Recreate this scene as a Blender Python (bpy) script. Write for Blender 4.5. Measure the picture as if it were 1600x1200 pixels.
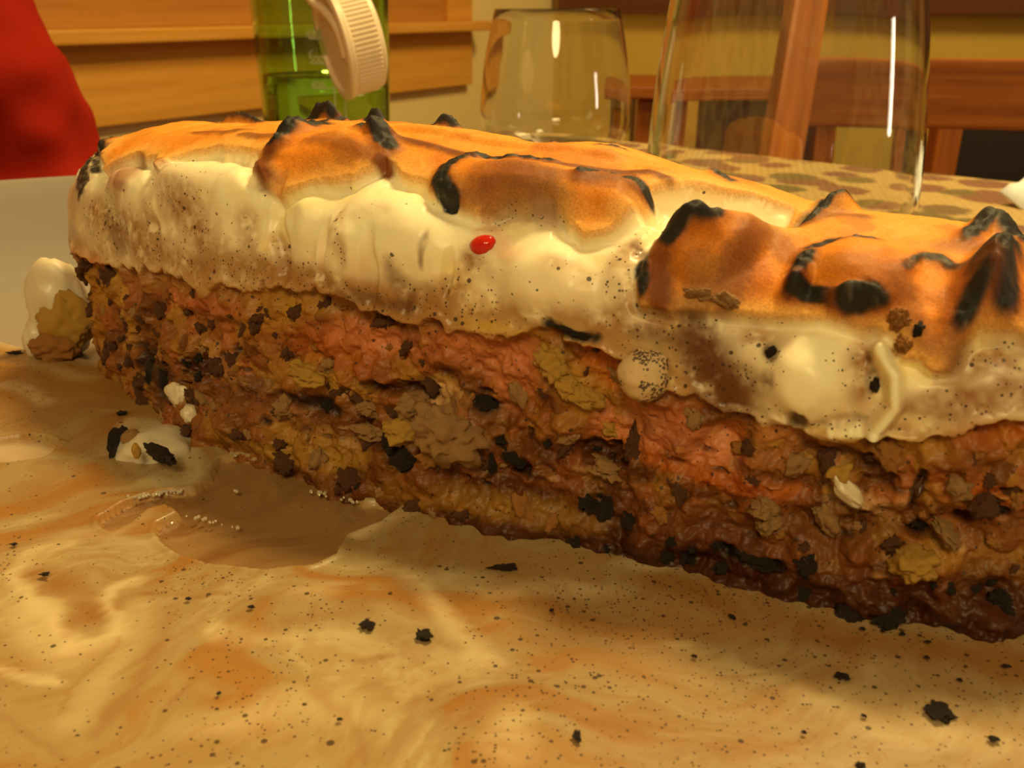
import bpy, bmesh, math, random
import numpy as np
from mathutils import Vector, Matrix
R = math.radians
sc = bpy.context.scene
COL = sc.collection
for o in list(bpy.data.objects): bpy.data.objects.remove(o)
# World frame: metres, z = 0 is the surface of the melted ice cream on the plate; the table top is 1.5 cm lower.

# ------------------------------------------------------------------ camera
cam = bpy.data.cameras.new('camera'); co = bpy.data.objects.new('camera', cam); COL.objects.link(co)
co.location = (0, 0, .09); co.rotation_euler = (R(90 - 20.8), 0, 0)
cam.sensor_width = 36; cam.lens = 36 * 1550 / 1600; cam.clip_start = .005; cam.clip_end = 30
cam.dof.use_dof = True; cam.dof.focus_distance = .205; cam.dof.aperture_fstop = 40
sc.camera = co
# ------------------------------------------------------------------ world, lights, exposure
w = bpy.data.worlds.new('world'); sc.world = w; w.use_nodes = True
w.node_tree.nodes['Background'].inputs[0].default_value = (1, .66, .26, 1)
w.node_tree.nodes['Background'].inputs[1].default_value = .17
def area(name, loc, target, size, power, col):
    l = bpy.data.lights.new(name, 'AREA'); l.shape = 'DISK'; l.size = size; l.energy = power; l.color = col
    o = bpy.data.objects.new(name, l); COL.objects.link(o); o.location = loc
    o.rotation_euler = (Vector(target) - Vector(loc)).to_track_quat('-Z', 'Y').to_euler(); return o
area('pendant_light', (.34, .52, .98), (0, .2, 0), .18, 12.5, (1, .73, .30))
area('front_fill_light', (-.04, -.46, .56), (.04, .16, .02), .28, 3.7, (1, .74, .32))  # added fill lamp, low behind the camera, to brighten the cake's front
area('wall_fill_light', (.80, 1.15, 1.35), (-.35, 2.2, .0), .5, 24, (1, .72, .26))  # unseen lamp added to brighten the left wall
kl = area('kitchen_light', (1.25, .12, .16), (.2, .5, .05), .06, 1.3, (1, .86, .62)); kl.data.shape = 'RECTANGLE'; kl.data.size_y = .26
sc.view_settings.view_transform = 'Standard'; sc.view_settings.look = 'None'
sc.view_settings.exposure = -0.1; sc.view_settings.gamma = 1; sc.view_settings.use_curve_mapping = False
sc.cycles.max_bounces = 10; sc.cycles.transmission_bounces = 10; sc.cycles.transparent_max_bounces = 10

# ------------------------------------------------------------------ helpers
def tag(o, label=None, cat=None, group=None, kind=None):
    for k, v in (('label', label), ('category', cat), ('group', group), ('kind', kind)):
        if v: o[k] = v
    return o
def empty(name, loc=(0, 0, 0), rz=0):
    o = bpy.data.objects.new(name, None); COL.objects.link(o); o.location = loc; o.rotation_euler = (0, 0, rz)
    o.empty_display_size = .01; return o
def mat(name, col=(.8, .8, .8), rough=.5, **kw):
    m = bpy.data.materials.new(name); m.use_nodes = True; b = m.node_tree.nodes['Principled BSDF']
    b.inputs['Base Color'].default_value = (*col, 1); b.inputs['Roughness'].default_value = rough
    for k, v in kw.items(): b.inputs[k].default_value = v
    return m
class NT:
    def __init__(s, m): s.m = m; s.t = m.node_tree; s.b = s.t.nodes['Principled BSDF']
    def n(s, typ, **kw):
        x = s.t.nodes.new(typ)
        for k, v in kw.items():
            if k.startswith('_'): setattr(x, k[1:], v)
            elif isinstance(v, bpy.types.NodeSocket): s.t.links.new(v, x.inputs[k])
            else: x.inputs[k].default_value = v
        return x
    def l(s, a, b): s.t.links.new(a, b)
    def ramp(s, f, stops):
        x = s.t.nodes.new('ShaderNodeValToRGB'); s.l(f, x.inputs[0]); e = x.color_ramp.elements
        while len(e) < len(stops): e.new(.5)
        for q, (p, c) in zip(e, stops): q.position = p; q.color = (*c, 1) if len(c) == 3 else c
        return x.outputs[0]
    def mix(s, f, a, b, blend='MIX'):
        x = s.t.nodes.new('ShaderNodeMix'); x.data_type = 'RGBA'; x.blend_type = blend
        for sock, v in ((x.inputs[0], f), (x.inputs[6], a), (x.inputs[7], b)):
            if isinstance(v, bpy.types.NodeSocket): s.l(v, sock)
            else: sock.default_value = v if not isinstance(v, tuple) or len(v) == 4 else (*v, 1)
        return x.outputs[2]
    def math(s, op, a, b=0.):
        x = s.t.nodes.new('ShaderNodeMath'); x.operation = op
        for i, v in ((0, a), (1, b)):
            if isinstance(v, bpy.types.NodeSocket): s.l(v, x.inputs[i])
            else: x.inputs[i].default_value = v
        return x.outputs[0]
    def coord(s, scale=(1, 1, 1), rot=(0, 0, 0), kind='Object'):
        c = s.t.nodes.new('ShaderNodeTexCoord'); mp = s.t.nodes.new('ShaderNodeMapping')
        s.l(c.outputs[kind], mp.inputs[0]); mp.inputs['Scale'].default_value = scale; mp.inputs['Rotation'].default_value = rot
        return mp.outputs[0]
    def bump(s, h, strength=.3, dist=.001):
        x = s.n('ShaderNodeBump', Height=h); x.inputs['Strength'].default_value = strength; x.inputs['Distance'].default_value = dist
        s.l(x.outputs[0], s.b.inputs['Normal'])
def wood(name, a, b, rot=(0, 0, 0), scale=1., rough=.4):
    m = mat(name, a, rough); t = NT(m)
    v = t.coord((3 * scale, 60 * scale, 60 * scale), rot)
    n = t.n('ShaderNodeTexNoise', Vector=v, Scale=1., Detail=6., Roughness=.65).outputs['Fac']
    t.l(t.ramp(n, [(.3, a), (.7, b)]), t.b.inputs['Base Color']); t.bump(n, .15, .002)
    return m
def mesh_obj(name, verts, faces, m=None, parent=None, smooth=False):
    me = bpy.data.meshes.new(name); me.from_pydata([tuple(v) for v in verts], [], [tuple(f) for f in faces]); me.update()
    if smooth: me.polygons.foreach_set('use_smooth', [True] * len(me.polygons))
    if m: me.materials.append(m)
    o = bpy.data.objects.new(name, me); COL.objects.link(o)
    if parent: o.parent = parent
    return o
def bm_obj(name, bm, m=None, parent=None, smooth=False):
    me = bpy.data.meshes.new(name); bm.to_mesh(me); bm.free()
    if smooth: me.polygons.foreach_set('use_smooth', [True] * len(me.polygons))
    if m: me.materials.append(m)
    o = bpy.data.objects.new(name, me); COL.objects.link(o)
    if parent: o.parent = parent
    return o
def box(bm, c, s, rot=None, bev=0.):
    r = bmesh.ops.create_cube(bm, size=1.)['verts']
    M = Matrix.Translation(c) @ (rot if rot is not None else Matrix.Identity(4)) @ Matrix.Diagonal((*s, 1))
    bmesh.ops.transform(bm, matrix=M, verts=r)
    if bev:
        es = list({e for v in r for e in v.link_edges})
        bmesh.ops.bevel(bm, geom=es, offset=bev, segments=2, affect='EDGES', profile=.6)
    return bm
def box_obj(name, c, s, m, parent=None, rot=None, bev=.002):
    bm = bmesh.new(); box(bm, c, s, rot, bev); return bm_obj(name, bm, m, parent)
def lathe(name, prof, m, parent=None, n=96, loc=(0, 0, 0), closed=False):
    vs = []; fs = []; k = len(prof)
    for i in range(n):
        a = 2 * math.pi * i / n
        for r, z in prof: vs.append((r * math.cos(a) + loc[0], r * math.sin(a) + loc[1], z + loc[2]))
    for i in range(n):
        for j in range(k if closed else k - 1):
            j2 = (j + 1) % k
            fs.append((i * k + j, ((i + 1) % n) * k + j, ((i + 1) % n) * k + j2, i * k + j2))
    o = mesh_obj(name, vs, fs, m, parent, True)
    bm = bmesh.new(); bm.from_mesh(o.data); bmesh.ops.remove_doubles(bm, verts=bm.verts, dist=1e-6)
    bmesh.ops.recalc_face_normals(bm, faces=bm.faces); bm.to_mesh(o.data); bm.free()
    o.data.polygons.foreach_set('use_smooth', [True] * len(o.data.polygons)); return o
def tube(name, pts, rad, m, parent=None, n=12):
    cu = bpy.data.curves.new(name, 'CURVE'); cu.dimensions = '3D'; sp = cu.splines.new('BEZIER'); sp.bezier_points.add(len(pts) - 1)
    for b, p in zip(sp.bezier_points, pts): b.co = p; b.handle_left_type = b.handle_right_type = 'AUTO'
    cu.bevel_depth = rad; cu.bevel_resolution = n // 4; cu.resolution_u = 8; cu.use_fill_caps = True
    cu.materials.append(m); o = bpy.data.objects.new(name, cu); COL.objects.link(o)
    if parent: o.parent = parent
    return o

# ---- numpy noise
def _hash(ix, iy, iz, seed):
    h = (ix.astype(np.uint32) * np.uint32(374761393) + iy.astype(np.uint32) * np.uint32(668265263) +
         iz.astype(np.uint32) * np.uint32(2147483647) + np.uint32(seed * 974711 + 12345))
    h = (h ^ (h >> np.uint32(13))) * np.uint32(1274126177); h = (h ^ (h >> np.uint32(16))) * np.uint32(2246822519)
    return ((h ^ (h >> np.uint32(15))) & np.uint32(0xffffff)).astype(np.float32) / np.float32(0xffffff)
def vnoise(p, seed=0):
    i = np.floor(p); f = (p - i).astype(np.float32); i = i.astype(np.int64) + 4096; f = f * f * f * (f * (f * 6 - 15) + 10)
    x, y, z = i[..., 0], i[..., 1], i[..., 2]; fx, fy, fz = f[..., 0], f[..., 1], f[..., 2]; r = 0
    for dx in (0, 1):
        wx = fx if dx else 1 - fx
        for dy in (0, 1):
            wy = fy if dy else 1 - fy
            for dz in (0, 1):
                r = r + wx * wy * (fz if dz else 1 - fz) * _hash(x + dx, y + dy, z + dz, seed)
    return r * 2 - 1
def fbm(p, scale, octaves=3, seed=0, gain=.5):
    p = p / scale; a = 1.; s = 0; t = 0
    for k in range(octaves): s = s + a * vnoise(p * (2.03 ** k) + 17.3 * k, seed + k); t += a; a *= gain
    return s / t * 1.6
def worley(p, scale, seed=0):
    p = (p / scale).astype(np.float32); i = np.floor(p).astype(np.int64) + 4096; f = p - (i - 4096)
    best = np.full(p.shape[:-1], 9., np.float32); idc = np.zeros_like(best)
    for dx in (-1, 0, 1):
        for dy in (-1, 0, 1):
            for dz in (-1, 0, 1):
                x, y, z = i[..., 0] + dx, i[..., 1] + dy, i[..., 2] + dz
                d = ((dx + _hash(x, y, z, seed) - f[..., 0]) ** 2 + (dy + _hash(x, y, z, seed + 31) - f[..., 1]) ** 2 +
                     (dz + _hash(x, y, z, seed + 67) - f[..., 2]) ** 2)
                m = d < best; best = np.where(m, d, best); idc = np.where(m, _hash(x, y, z, seed + 5), idc)
    return np.sqrt(best), idc
def sst(a, b, x): t = np.clip((x - a) / (b - a), 0, 1); return t * t * (3 - 2 * t)
def stroke_dist(x, y, pts, rx, ry):
    """normalised distance to a polyline with elliptical half-widths"""
    X = x / rx; Y = y / ry; q = [(a / rx, b / ry) for a, b in pts]
    if len(q) == 1: return np.hypot(X - q[0][0], Y - q[0][1])
    best = None
    for (ax, ay), (bx, by) in zip(q[:-1], q[1:]):
        dx, dy = bx - ax, by - ay; t = np.clip(((X - ax) * dx + (Y - ay) * dy) / max(dx * dx + dy * dy, 1e-9), 0, 1)
        d = np.hypot(X - ax - t * dx, Y - ay - t * dy); best = d if best is None else np.minimum(best, d)
    return best
def poly_sd(x, y, pts):
    """signed distance, negative inside"""
    best = np.full(x.shape, 1e9, np.float32); ins = np.zeros(x.shape, bool); n = len(pts)
    for i in range(n):
        ax, ay = pts[i]; bx, by = pts[(i + 1) % n]; dx, dy = bx - ax, by - ay
        t = np.clip(((x - ax) * dx + (y - ay) * dy) / max(dx * dx + dy * dy, 1e-9), 0, 1)
        best = np.minimum(best, (x - ax - t * dx) ** 2 + (y - ay - t * dy) ** 2)
        if ay != by: ins ^= ((ay > y) != (by > y)) & (x < dx * (y - ay) / (by - ay) + ax)
    d = np.sqrt(best); return np.where(ins, -d, d)
def grid_parts(name_masks, P, attrs, holes=None):
    """split one grid surface into part meshes. name_masks: [(name, facemask, material)]"""
    nu, nv = P.shape[:2]; out = []
    idx = np.arange(nu * nv).reshape(nu, nv)
    quads = np.stack([idx[:-1, :-1], idx[1:, :-1], idx[1:, 1:], idx[:-1, 1:]], -1).reshape(-1, 4)
    # normals of the whole surface, so that the seams between parts do not show
    for name, fm, m in name_masks:
        q = quads[fm.reshape(-1)]; used = np.unique(q); remap = np.full(nu * nv, -1, np.int64); remap[used] = np.arange(len(used)); q = remap[q]
        me = bpy.data.meshes.new(name); me.vertices.add(len(used)); me.vertices.foreach_set('co', P.reshape(-1, 3)[used].astype(np.float32).ravel())
        me.loops.add(len(q) * 4); me.loops.foreach_set('vertex_index', q.ravel().astype(np.int32))
        me.polygons.add(len(q)); me.polygons.foreach_set('loop_start', np.arange(0, len(q) * 4, 4, dtype=np.int32))
        me.update(calc_edges=True); me.validate()
        me.polygons.foreach_set('use_smooth', np.ones(len(me.polygons), bool))
        for an, arr in attrs.items():
            if arr.ndim == 3:
                at = me.color_attributes.new(an, 'FLOAT_COLOR', 'POINT'); c = np.ones((len(used), 4), np.float32); c[:, :3] = arr.reshape(-1, 3)[used]
                at.data.foreach_set('color', c.ravel())
            else:
                at = me.attributes.new(an, 'FLOAT', 'POINT'); at.data.foreach_set('value', arr.reshape(-1)[used].astype(np.float32))
        me.materials.append(m); o = bpy.data.objects.new(name, me); COL.objects.link(o); out.append(o)
    return out
_PC, _PS = math.cos(R(20.8)), math.sin(R(20.8))
def at(px, py, z=None, dist=None):
    """the place a photo pixel shows, on the level z or at a ground distance"""
    X, Y = (px - 800) / 1550, (600 - py) / 1550; d = Vector((X, _PC + Y * _PS, -_PS + Y * _PC))
    t = (z - .09) / d.z if z is not None else dist / math.hypot(d.x, d.y)
    return Vector((0, 0, .09)) + d * t

# ---- the cake's smooth base form (metres, plate frame: origin on the plate under the camera foot) ----
AX = np.array([.8453, -.5342]); BX = np.array([.5342, .8453]); ORG = np.array([-.108, .2417])
U0, U1, CAPR, DEPTH = -.017, .229, .022, .066
_U = [-.02, 0, .0326, .0655, .089, .1099, .1232, .1419, .1602, .1769, .1922, .2057, .2186, .24]
_F = [.002, -.0005, -.0100, -.0170, -.0172, -.0165, -.0150, -.0122, -.0103, -.0091, -.0075, -.004, -.0006, .003]
_HU = [-.02, .0, .0175, .044, .0664, .0837, .1002, .1125, .1234, .1339, .1416, .1491, .1576, .1659, .1717, .1781, .1875, .1973, .2066, .24]
_HZ = [.056, .0590, .0619, .0640, .0655, .0665, .0660, .0650, .0645, .0636, .0620, .0612, .0600, .0576, .0553, .0556, .0554, .0549, .0540, .052]
_V = [0, .12, .25, .40, .52, .62, .69, .76, .83, .89, .94, .97, 1]
_D = [.0000, .0015, .0025, .0010, .0000, .0020, .0065, .0140, .0260, .0380, .0520, .0620, .066]
_Z = [-.03, .13, .31, .52, .68, .80, .89, .955, 1.0, .985, .92, .70, -.03]
def smooth_curve(xs, ys, s):
    g = np.linspace(xs[0], xs[-1], 1501); y = np.interp(g, xs, ys)
    n = int(3 * s / (g[1] - g[0])); k = np.exp(-.5 * (np.arange(-n, n + 1) / (n / 3.)) ** 2); k /= k.sum()
    yp = np.concatenate([2 * y[0] - y[n:0:-1], y, 2 * y[-1] - y[-2:-n - 2:-1]])
    ys2 = np.convolve(yp, k, 'same')[n:-n]
    return lambda q: np.interp(q, g, ys2)
cF = smooth_curve(_U, _F, .006); cH = smooth_curve(_HU, _HZ, .004); cD = smooth_curve(_V, _D, .025); cZ = smooth_curve(_V, _Z, .02)
def base_surface(u, v):
    q = np.clip((U0 + CAPR - u) / CAPR, 0, 1); g = 1 - np.sqrt(np.maximum(1 - q * q, 0))
    q2 = np.clip((u - (U1 - CAPR)) / CAPR, 0, 1); g = g + 1 - np.sqrt(np.maximum(1 - q2 * q2, 0))
    d = cD(v); zf = cZ(v)
    b = cF(u) * (1 - .5 * np.clip(zf, 0, 1)) + g * .018 + d * (1 - g * .55)
    z = cH(u) * zf * (1 - .13 * g * g * np.clip(zf, 0, 1))
    return np.stack([ORG[0] + AX[0] * u + BX[0] * b, ORG[1] + AX[1] * u + BX[1] * b, z], -1)
CAKE_MARKS = [  # kind, strength, half-width along (mm), half-width up (1/1000 of girth), points (mm along, 1/1000 girth)
    ('char', 0.75, 3.33, 5, [(26, 861), (38.8, 860)]),
    ('char', 1, 1.85, 8.1, [(59.1, 863), (62.9, 863), (67, 863)]),
    ('char', 1, 2.39, 11.9, [(70.8, 804), (71.7, 765), (71.9, 735)]),
    ('brown', 1, 2.9, 16.7, [(71.7, 725), (71.7, 692), (74.7, 668)]),
    ('char', 0.8, 1.13, 3.1, [(68.4, 823), (68.9, 863), (75.5, 863)]),
    ('char', 1, 1.44, 7.3, [(76, 863), (78.5, 864)]),
    ('char', 1, 1.76, 9.5, [(86.4, 797), (90.5, 783), (96.8, 758)]),
    ('brown', 1, 1.21, 11.5, [(97.7, 732), (99.6, 721)]),
    ('char', 1, 1.96, 6.2, [(92.5, 877), (95.5, 878)]),
    ('brown', 0.8, 4.76, 6.3, [(35.8, 785), (47.9, 791)]),
    ('brown', 0.8, 3.39, 6.4, [(55, 774), (63.2, 771)]),
    ('brown', 0.5, 3.22, 9.1, [(80.4, 741), (91.1, 735), (96, 732)]),
    ('char', 1, 1.63, 11.2, [(114.6, 764), (112.7, 740), (113.3, 704), (117.1, 680)]),
    ('char', 0.95, 1.32, 5.4, [(114.3, 767), (121.7, 778), (128.8, 787)]),
    ('brown', 1, 1.57, 6.7, [(95.2, 783), (105, 777), (113.3, 774), (129.4, 781), (137.9, 798), (145.3, 814), (149.1, 811)]),
    ('char', 0.95, 1.06, 6.8, [(137.6, 754), (139.8, 777), (143.6, 793), (148.8, 775)]),
    ('brown', 0.9, 1.64, 11.4, [(138.2, 741), (142, 764), (147.5, 771)]),
    ('char', 0.7, 1.45, 3.4, [(112.7, 881), (118.7, 880)]),
    ('char', 0.7, 1.03, 3.9, [(131.9, 860), (134.9, 866)]),
    ('brown', 0.7, 3.77, 28.6, [(122.6, 721), (125, 740), (133.2, 714)]),
    ('char', 1, 1.77, 17.3, [(158.1, 687), (160, 707), (162.2, 724)]),
    ('char', 0.75, 0.96, 20.9, [(154.6, 647), (156.5, 609)]),
    ('brown', 1, 2.09, 23.6, [(157.3, 644), (159.5, 602)]),
    ('brown', 0.6, 4, 22.5, [(163.6, 655), (169.3, 670), (168.3, 728)]),
    ('char', 0.95, 1.09, 10.6, [(173.7, 828), (174.5, 871), (177.8, 891)]),
    ('brown', 0.8, 1.68, 14.3, [(173.5, 810), (177, 843), (181.7, 845)]),
    ('char', 0.8, 0.89, 4.8, [(186.3, 784), (180.6, 773), (178.1, 750)]),
    ('char', 1, 1.27, 13.7, [(178.4, 727), (178.4, 697), (178.4, 672)]),
    ('char', 1, 1.32, 8.7, [(178.9, 671), (182.5, 668), (185.8, 662)]),
    ('char', 1, 1.99, 14, [(187.4, 664), (189.9, 672)]),
    ('char', 0.65, 0.8, 9.6, [(192.9, 730), (194, 764), (196.7, 765), (200, 744)]),
    ('char', 1, 2.12, 28.8, [(204.6, 777), (203, 741), (206.3, 708)]),
    ('char', 0.8, 1.67, 21.8, [(202.7, 697), (202.2, 667)]),
    ('char', 1, 1.32, 20.1, [(198.6, 833), (200.5, 888), (205.5, 851)]),
    ('char', 0.8, 0.96, 5.9, [(151.3, 891), (157.3, 861)]),
    ('char', 0.7, 1.9, 5.5, [(-8.8, 753), (-8.2, 793)]),
    ('char', 0.7, 0.95, 40.7, [(-9.1, 735), (3.5, 644)]),
    ('char', 0.7, 1.43, 11.2, [(-8, 783), (4.9, 684)]),
    ('brown', 0.7, 3.33, 28.9, [(24, 691), (24.6, 644)]),
    ('brown', 0.6, 1.51, 34.6, [(199.7, 701), (202.5, 617)]),
    ('brown', 0.5, 5.45, 16.1, [(186, 708), (192.9, 697)]),
    ('brown', 0.6, 3.33, 10.8, [(34.4, 694), (39.9, 674)]),
    ('tan', 0.75, 5.43, 53.8, [(53.1, 591), (58.5, 536)]),
    ('tan', 0.6, 2.57, 32.7, [(71.1, 589), (72.5, 545)]),
    ('tan', 0.8, 2.39, 28.9, [(78.8, 552), (81.2, 511), (82.9, 476)]),
    ('tan', 0.6, 10.88, 41.3, [(28.7, 524), (44.3, 474), (65.1, 462), (83.4, 464)]),
    ('tan', 0.5, 1.05, 32.3, [(96.3, 611), (99.6, 546)]),
    ('choc', 0.55, 0.66, 18.5, [(115.7, 604), (115.4, 562)]),
    ('choc', 0.45, 1.51, 30.2, [(109.4, 532), (112.7, 484)]),
    ('tan', 0.6, 5.71, 41.6, [(12.6, 567), (18.6, 475)]),
    ('tan', 0.8, 1.98, 21.1, [(123.9, 595), (127.8, 562)]),
    ('pink', 0.5, 2.68, 16.3, [(126.4, 647), (131.6, 611)]),
    ('pink', 0.6, 3.81, 32.8, [(18, 667), (21.6, 642)]),
    ('tan', 0.7, 6.22, 32.9, [(107, 452), (120.6, 452), (112.7, 491)]),
    ('tan', 0.55, 4.36, 27.1, [(134.9, 705), (127.5, 682)]),
    ('tan', 0.6, 2.94, 17.4, [(141.2, 612), (147.2, 602)]),
    ('choc', 0.75, 2.59, 56.2, [(164.7, 559), (168.5, 501), (172.1, 451)]),
    ('tan', 0.8, 4.98, 70.1, [(163.1, 524), (172.9, 455), (175.4, 548)]),
    ('choc', 1, 0.87, 13.6, [(177.3, 569), (178.1, 561)]),
    ('choc', 0.6, 1.06, 16.8, [(178.1, 511)]),
    ('choc', 0.9, 0.79, 18.7, [(192.3, 554), (192.6, 532)]),
    ('choc', 0.7, 0.7, 12.9, [(191.5, 588)]),
    ('tan', 0.8, 1.94, 39.7, [(190.7, 587), (191.2, 519)]),
    ('tan', 0.7, 1.93, 24.4, [(202.2, 578), (207.9, 631), (210.9, 588)]),
    ('tan', 0.7, 4.86, 18.7, [(199.7, 502), (205.7, 548), (211.5, 557)]),
    ('choc', 0.5, 2.71, 9.9, [(187.7, 442), (191.2, 461)]),
    ('dark', 1, 1.13, 12.2, [(140.9, 495), (145, 482), (149.1, 491)]),
    ('tan', 0.6, 2.18, 33.4, [(151.3, 672), (153.7, 632)]),
    ('choc', 0.6, 1.09, 11, [(151.6, 682), (153.5, 670)]),
    ('yellow', 0.9, 3.81, 99.7, [(1.3, 358), (1.6, 215)]),
    ('yellow', 0.8, 5.24, 29.2, [(17.8, 316), (15.8, 359)]),
    ('yellow', 0.8, 7.49, 25.8, [(81.5, 409), (88.1, 413)]),
    ('yellow', 0.9, 6.18, 31.7, [(73.8, 355), (81.2, 373)]),
    ('yellow', 0.8, 4.85, 17.7, [(127.2, 459), (133.5, 465)]),
    ('pink', 0.9, 9.17, 21.9, [(43.2, 355), (64, 376)]),
    ('pink', 0.9, 8.3, 33, [(97.7, 369), (105.3, 379)]),
    ('pink', 1, 5.77, 43.6, [(120.6, 403), (131, 406)]),
    ('pink', 0.9, 3.61, 54.1, [(136, 379), (132.1, 342)]),
    ('orange', 0.9, 3.34, 36, [(148.8, 443), (153.5, 402)]),
    ('orange', 0.7, 6.27, 33.7, [(87.5, 328), (100.4, 326)]),
    ('yellow', 0.9, 3.01, 46.7, [(140.1, 418), (145.5, 352)]),
    ('yellow', 0.7, 8.09, 25.5, [(83.7, 249), (97.1, 263)]),
    ('pink', 0.8, 5.27, 42.5, [(160.6, 358), (166.1, 325)]),
    ('pink', 0.7, 5.38, 28.7, [(152.7, 289), (171.5, 303)]),
    ('orange', 0.9, 5.25, 31.3, [(156.2, 272), (167.7, 259), (179.2, 256)]),
    ('cream', 0.8, 6.55, 59.3, [(119.3, 245), (123.6, 200)]),
    ('yellow', 0.7, 3.66, 35.1, [(111.1, 199)]),
    ('yellow', 0.6, 8.24, 31.5, [(81.2, 114), (95.2, 106)]),
    ('yellow', 0.5, 7.65, 24.8, [(114.1, 76), (129.9, 86), (142.5, 96)]),
    ('yellow', 0.8, 3.14, 29.8, [(201.1, 167), (205.2, 192)]),
    ('yellow', 0.7, 5.27, 22.7, [(193.4, 406), (200.5, 421), (190.7, 419)]),
    ('orange', 0.9, 4.91, 34.3, [(207.9, 343), (213.1, 326)]),
    ('orange', 0.8, 4.77, 22.3, [(208.5, 459), (212.3, 482)]),
    ('cream', 0.9, 1.27, 17.2, [(187.4, 342), (190.1, 303), (193.4, 273), (196.4, 262), (198.9, 286)]),
    ('cream', 0.7, 2.2, 19.8, [(190.1, 260), (193.7, 258)]),
    ('cream', 0.6, 4.27, 15.3, [(53.1, 260), (59.3, 213), (73, 205)]),
    ('hole', 1, 6.19, 35.1, [(50.3, 203)]),
    ('dark', 0.9, 4.67, 14, [(83.2, 199), (89.4, 196)]),
    ('dark', 0.8, 2.86, 53.1, [(25.4, 160), (35.3, 109)]),
    ('dark', 0.9, 1.25, 10.7, [(64.3, 270)]),
    ('dark', 0.9, 2.33, 13.7, [(105.6, 156), (108.1, 149)]),
    ('dark', 1, 2.55, 12.4, [(109.4, 124), (111.6, 119)]),
    ('hole', 0.9, 4.32, 13.9, [(103.4, 270), (110.8, 278)]),
    ('choc', 0.8, 2.63, 16.4, [(119.5, 335)]),
    ('dark', 1, 1.77, 16.5, [(125.8, 283), (127.2, 278)]),
    ('choc', 0.9, 2.93, 13.6, [(119.5, 129)]),
    ('dark', 1, 1.49, 10.6, [(130.8, 213)]),
    ('dark', 1, 1, 21.4, [(129.4, 159)]),
    ('dark', 0.8, 1.71, 12, [(133.5, 187), (138.2, 160)]),
    ('choc', 0.9, 3.83, 24.1, [(139.2, 222)]),
    ('hole', 0.9, 2.53, 13.6, [(147.7, 239), (151.8, 232)]),
    ('choc', 0.8, 1.93, 12.8, [(162.5, 272)]),
    ('dark', 1, 1.43, 12.7, [(173.5, 107), (177, 96), (182.2, 102)]),
    ('dark', 1, 0.69, 25.7, [(201.1, 353), (200.3, 290)]),
    ('dark', 1, 1.31, 15.1, [(201.6, 235)]),
    ('dark', 0.9, 0.98, 10.2, [(212.6, 296)]),
    ('dark', 0.7, 0.93, 5.4, [(191.8, 192)]),
    ('dark', 0.7, 1.03, 7, [(173.5, 206)]),
    ('hole', 0.8, 1.52, 23, [(182.8, 433)]),
    ('orange', 0.9, 1.82, 23.1, [(172.6, 366)]),
    ('choc', 0.9, 2.78, 11.3, [(185.5, 365), (190.1, 372)]),
    ('hole', 0.8, 2.67, 19.9, [(194, 358), (195.1, 319)]),
    ('choc', 0.7, 3.93, 14.6, [(177, 292), (184.1, 285)]),
    ('choc', 0.6, 9.22, 27.5, [(163.1, 157), (174.8, 172), (186, 179)]),
    ('choc', 0.5, 5.34, 27.7, [(187.1, 97), (200.3, 94), (213.7, 140)]),
    ('choc', 0.6, 5.24, 69.8, [(27.9, 273), (33.6, 182)]),
    ('brownlayer', 0.8, 11.78, 45, [(61.3, 126), (77.4, 134)]),
]
CRUST_A = [(-8.8, 674), (-15.9, 1001), (-8.8, 761), (1.1, 748), (6.5, 695), (13.1, 668), (16.7, 690), (20.8, 714), (29.2, 704), (38.5, 664), (37.7, 702), (41.3, 727), (50.0, 740), (58.8, 732), (67.6, 707), (71.7, 674), (75.2, 652), (79.3, 642), (82.9, 657), (86.7, 674), (94.9, 690), (98.2, 725), (103.1, 711), (108.9, 714), (114.6, 680), (119.5, 664), (124.7, 664), (128.0, 695), (133.5, 708), (139.5, 677), (143.4, 668), (146.9, 682), (149.4, 725), (149.9, 763), (149.1, 797), (151.8, 808), (157.9, 821), (164.4, 827), (171.3, 818), (172.6, 847), (173.7, 1001), (154.8, 1001), (85.3, 1001), (-15.9, 1001)]
CRUST_B = [(155.1, 678), (155.9, 710), (157.3, 744), (160.6, 767), (165.2, 783), (170.4, 797), (172.4, 828), (177.6, 1001), (215.6, 1001), (218.6, 648), (209.6, 668), (205.7, 664), (203.8, 638), (202.7, 592), (201.4, 582), (198.9, 601), (196.7, 604), (193.2, 629), (189.0, 632), (183.3, 638), (175.9, 627), (169.1, 611), (162.2, 585), (156.8, 578), (154.6, 622)]
FOAM_LINE = [(-7.1, 446), (-7.1, 442), (5.4, 403), (25.7, 402), (43.2, 422), (60.4, 425), (74.4, 429), (88.4, 449), (100.9, 445), (112.7, 436), (120.6, 452), (128.6, 462), (137.1, 485), (145.3, 488), (152.4, 475), (158.9, 456), (165.8, 438), (171.3, 405), (177.3, 392), (184.1, 401), (190.7, 419), (197.0, 423), (201.9, 454), (208.2, 489), (212.9, 505), (218.9, 512)]
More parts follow.
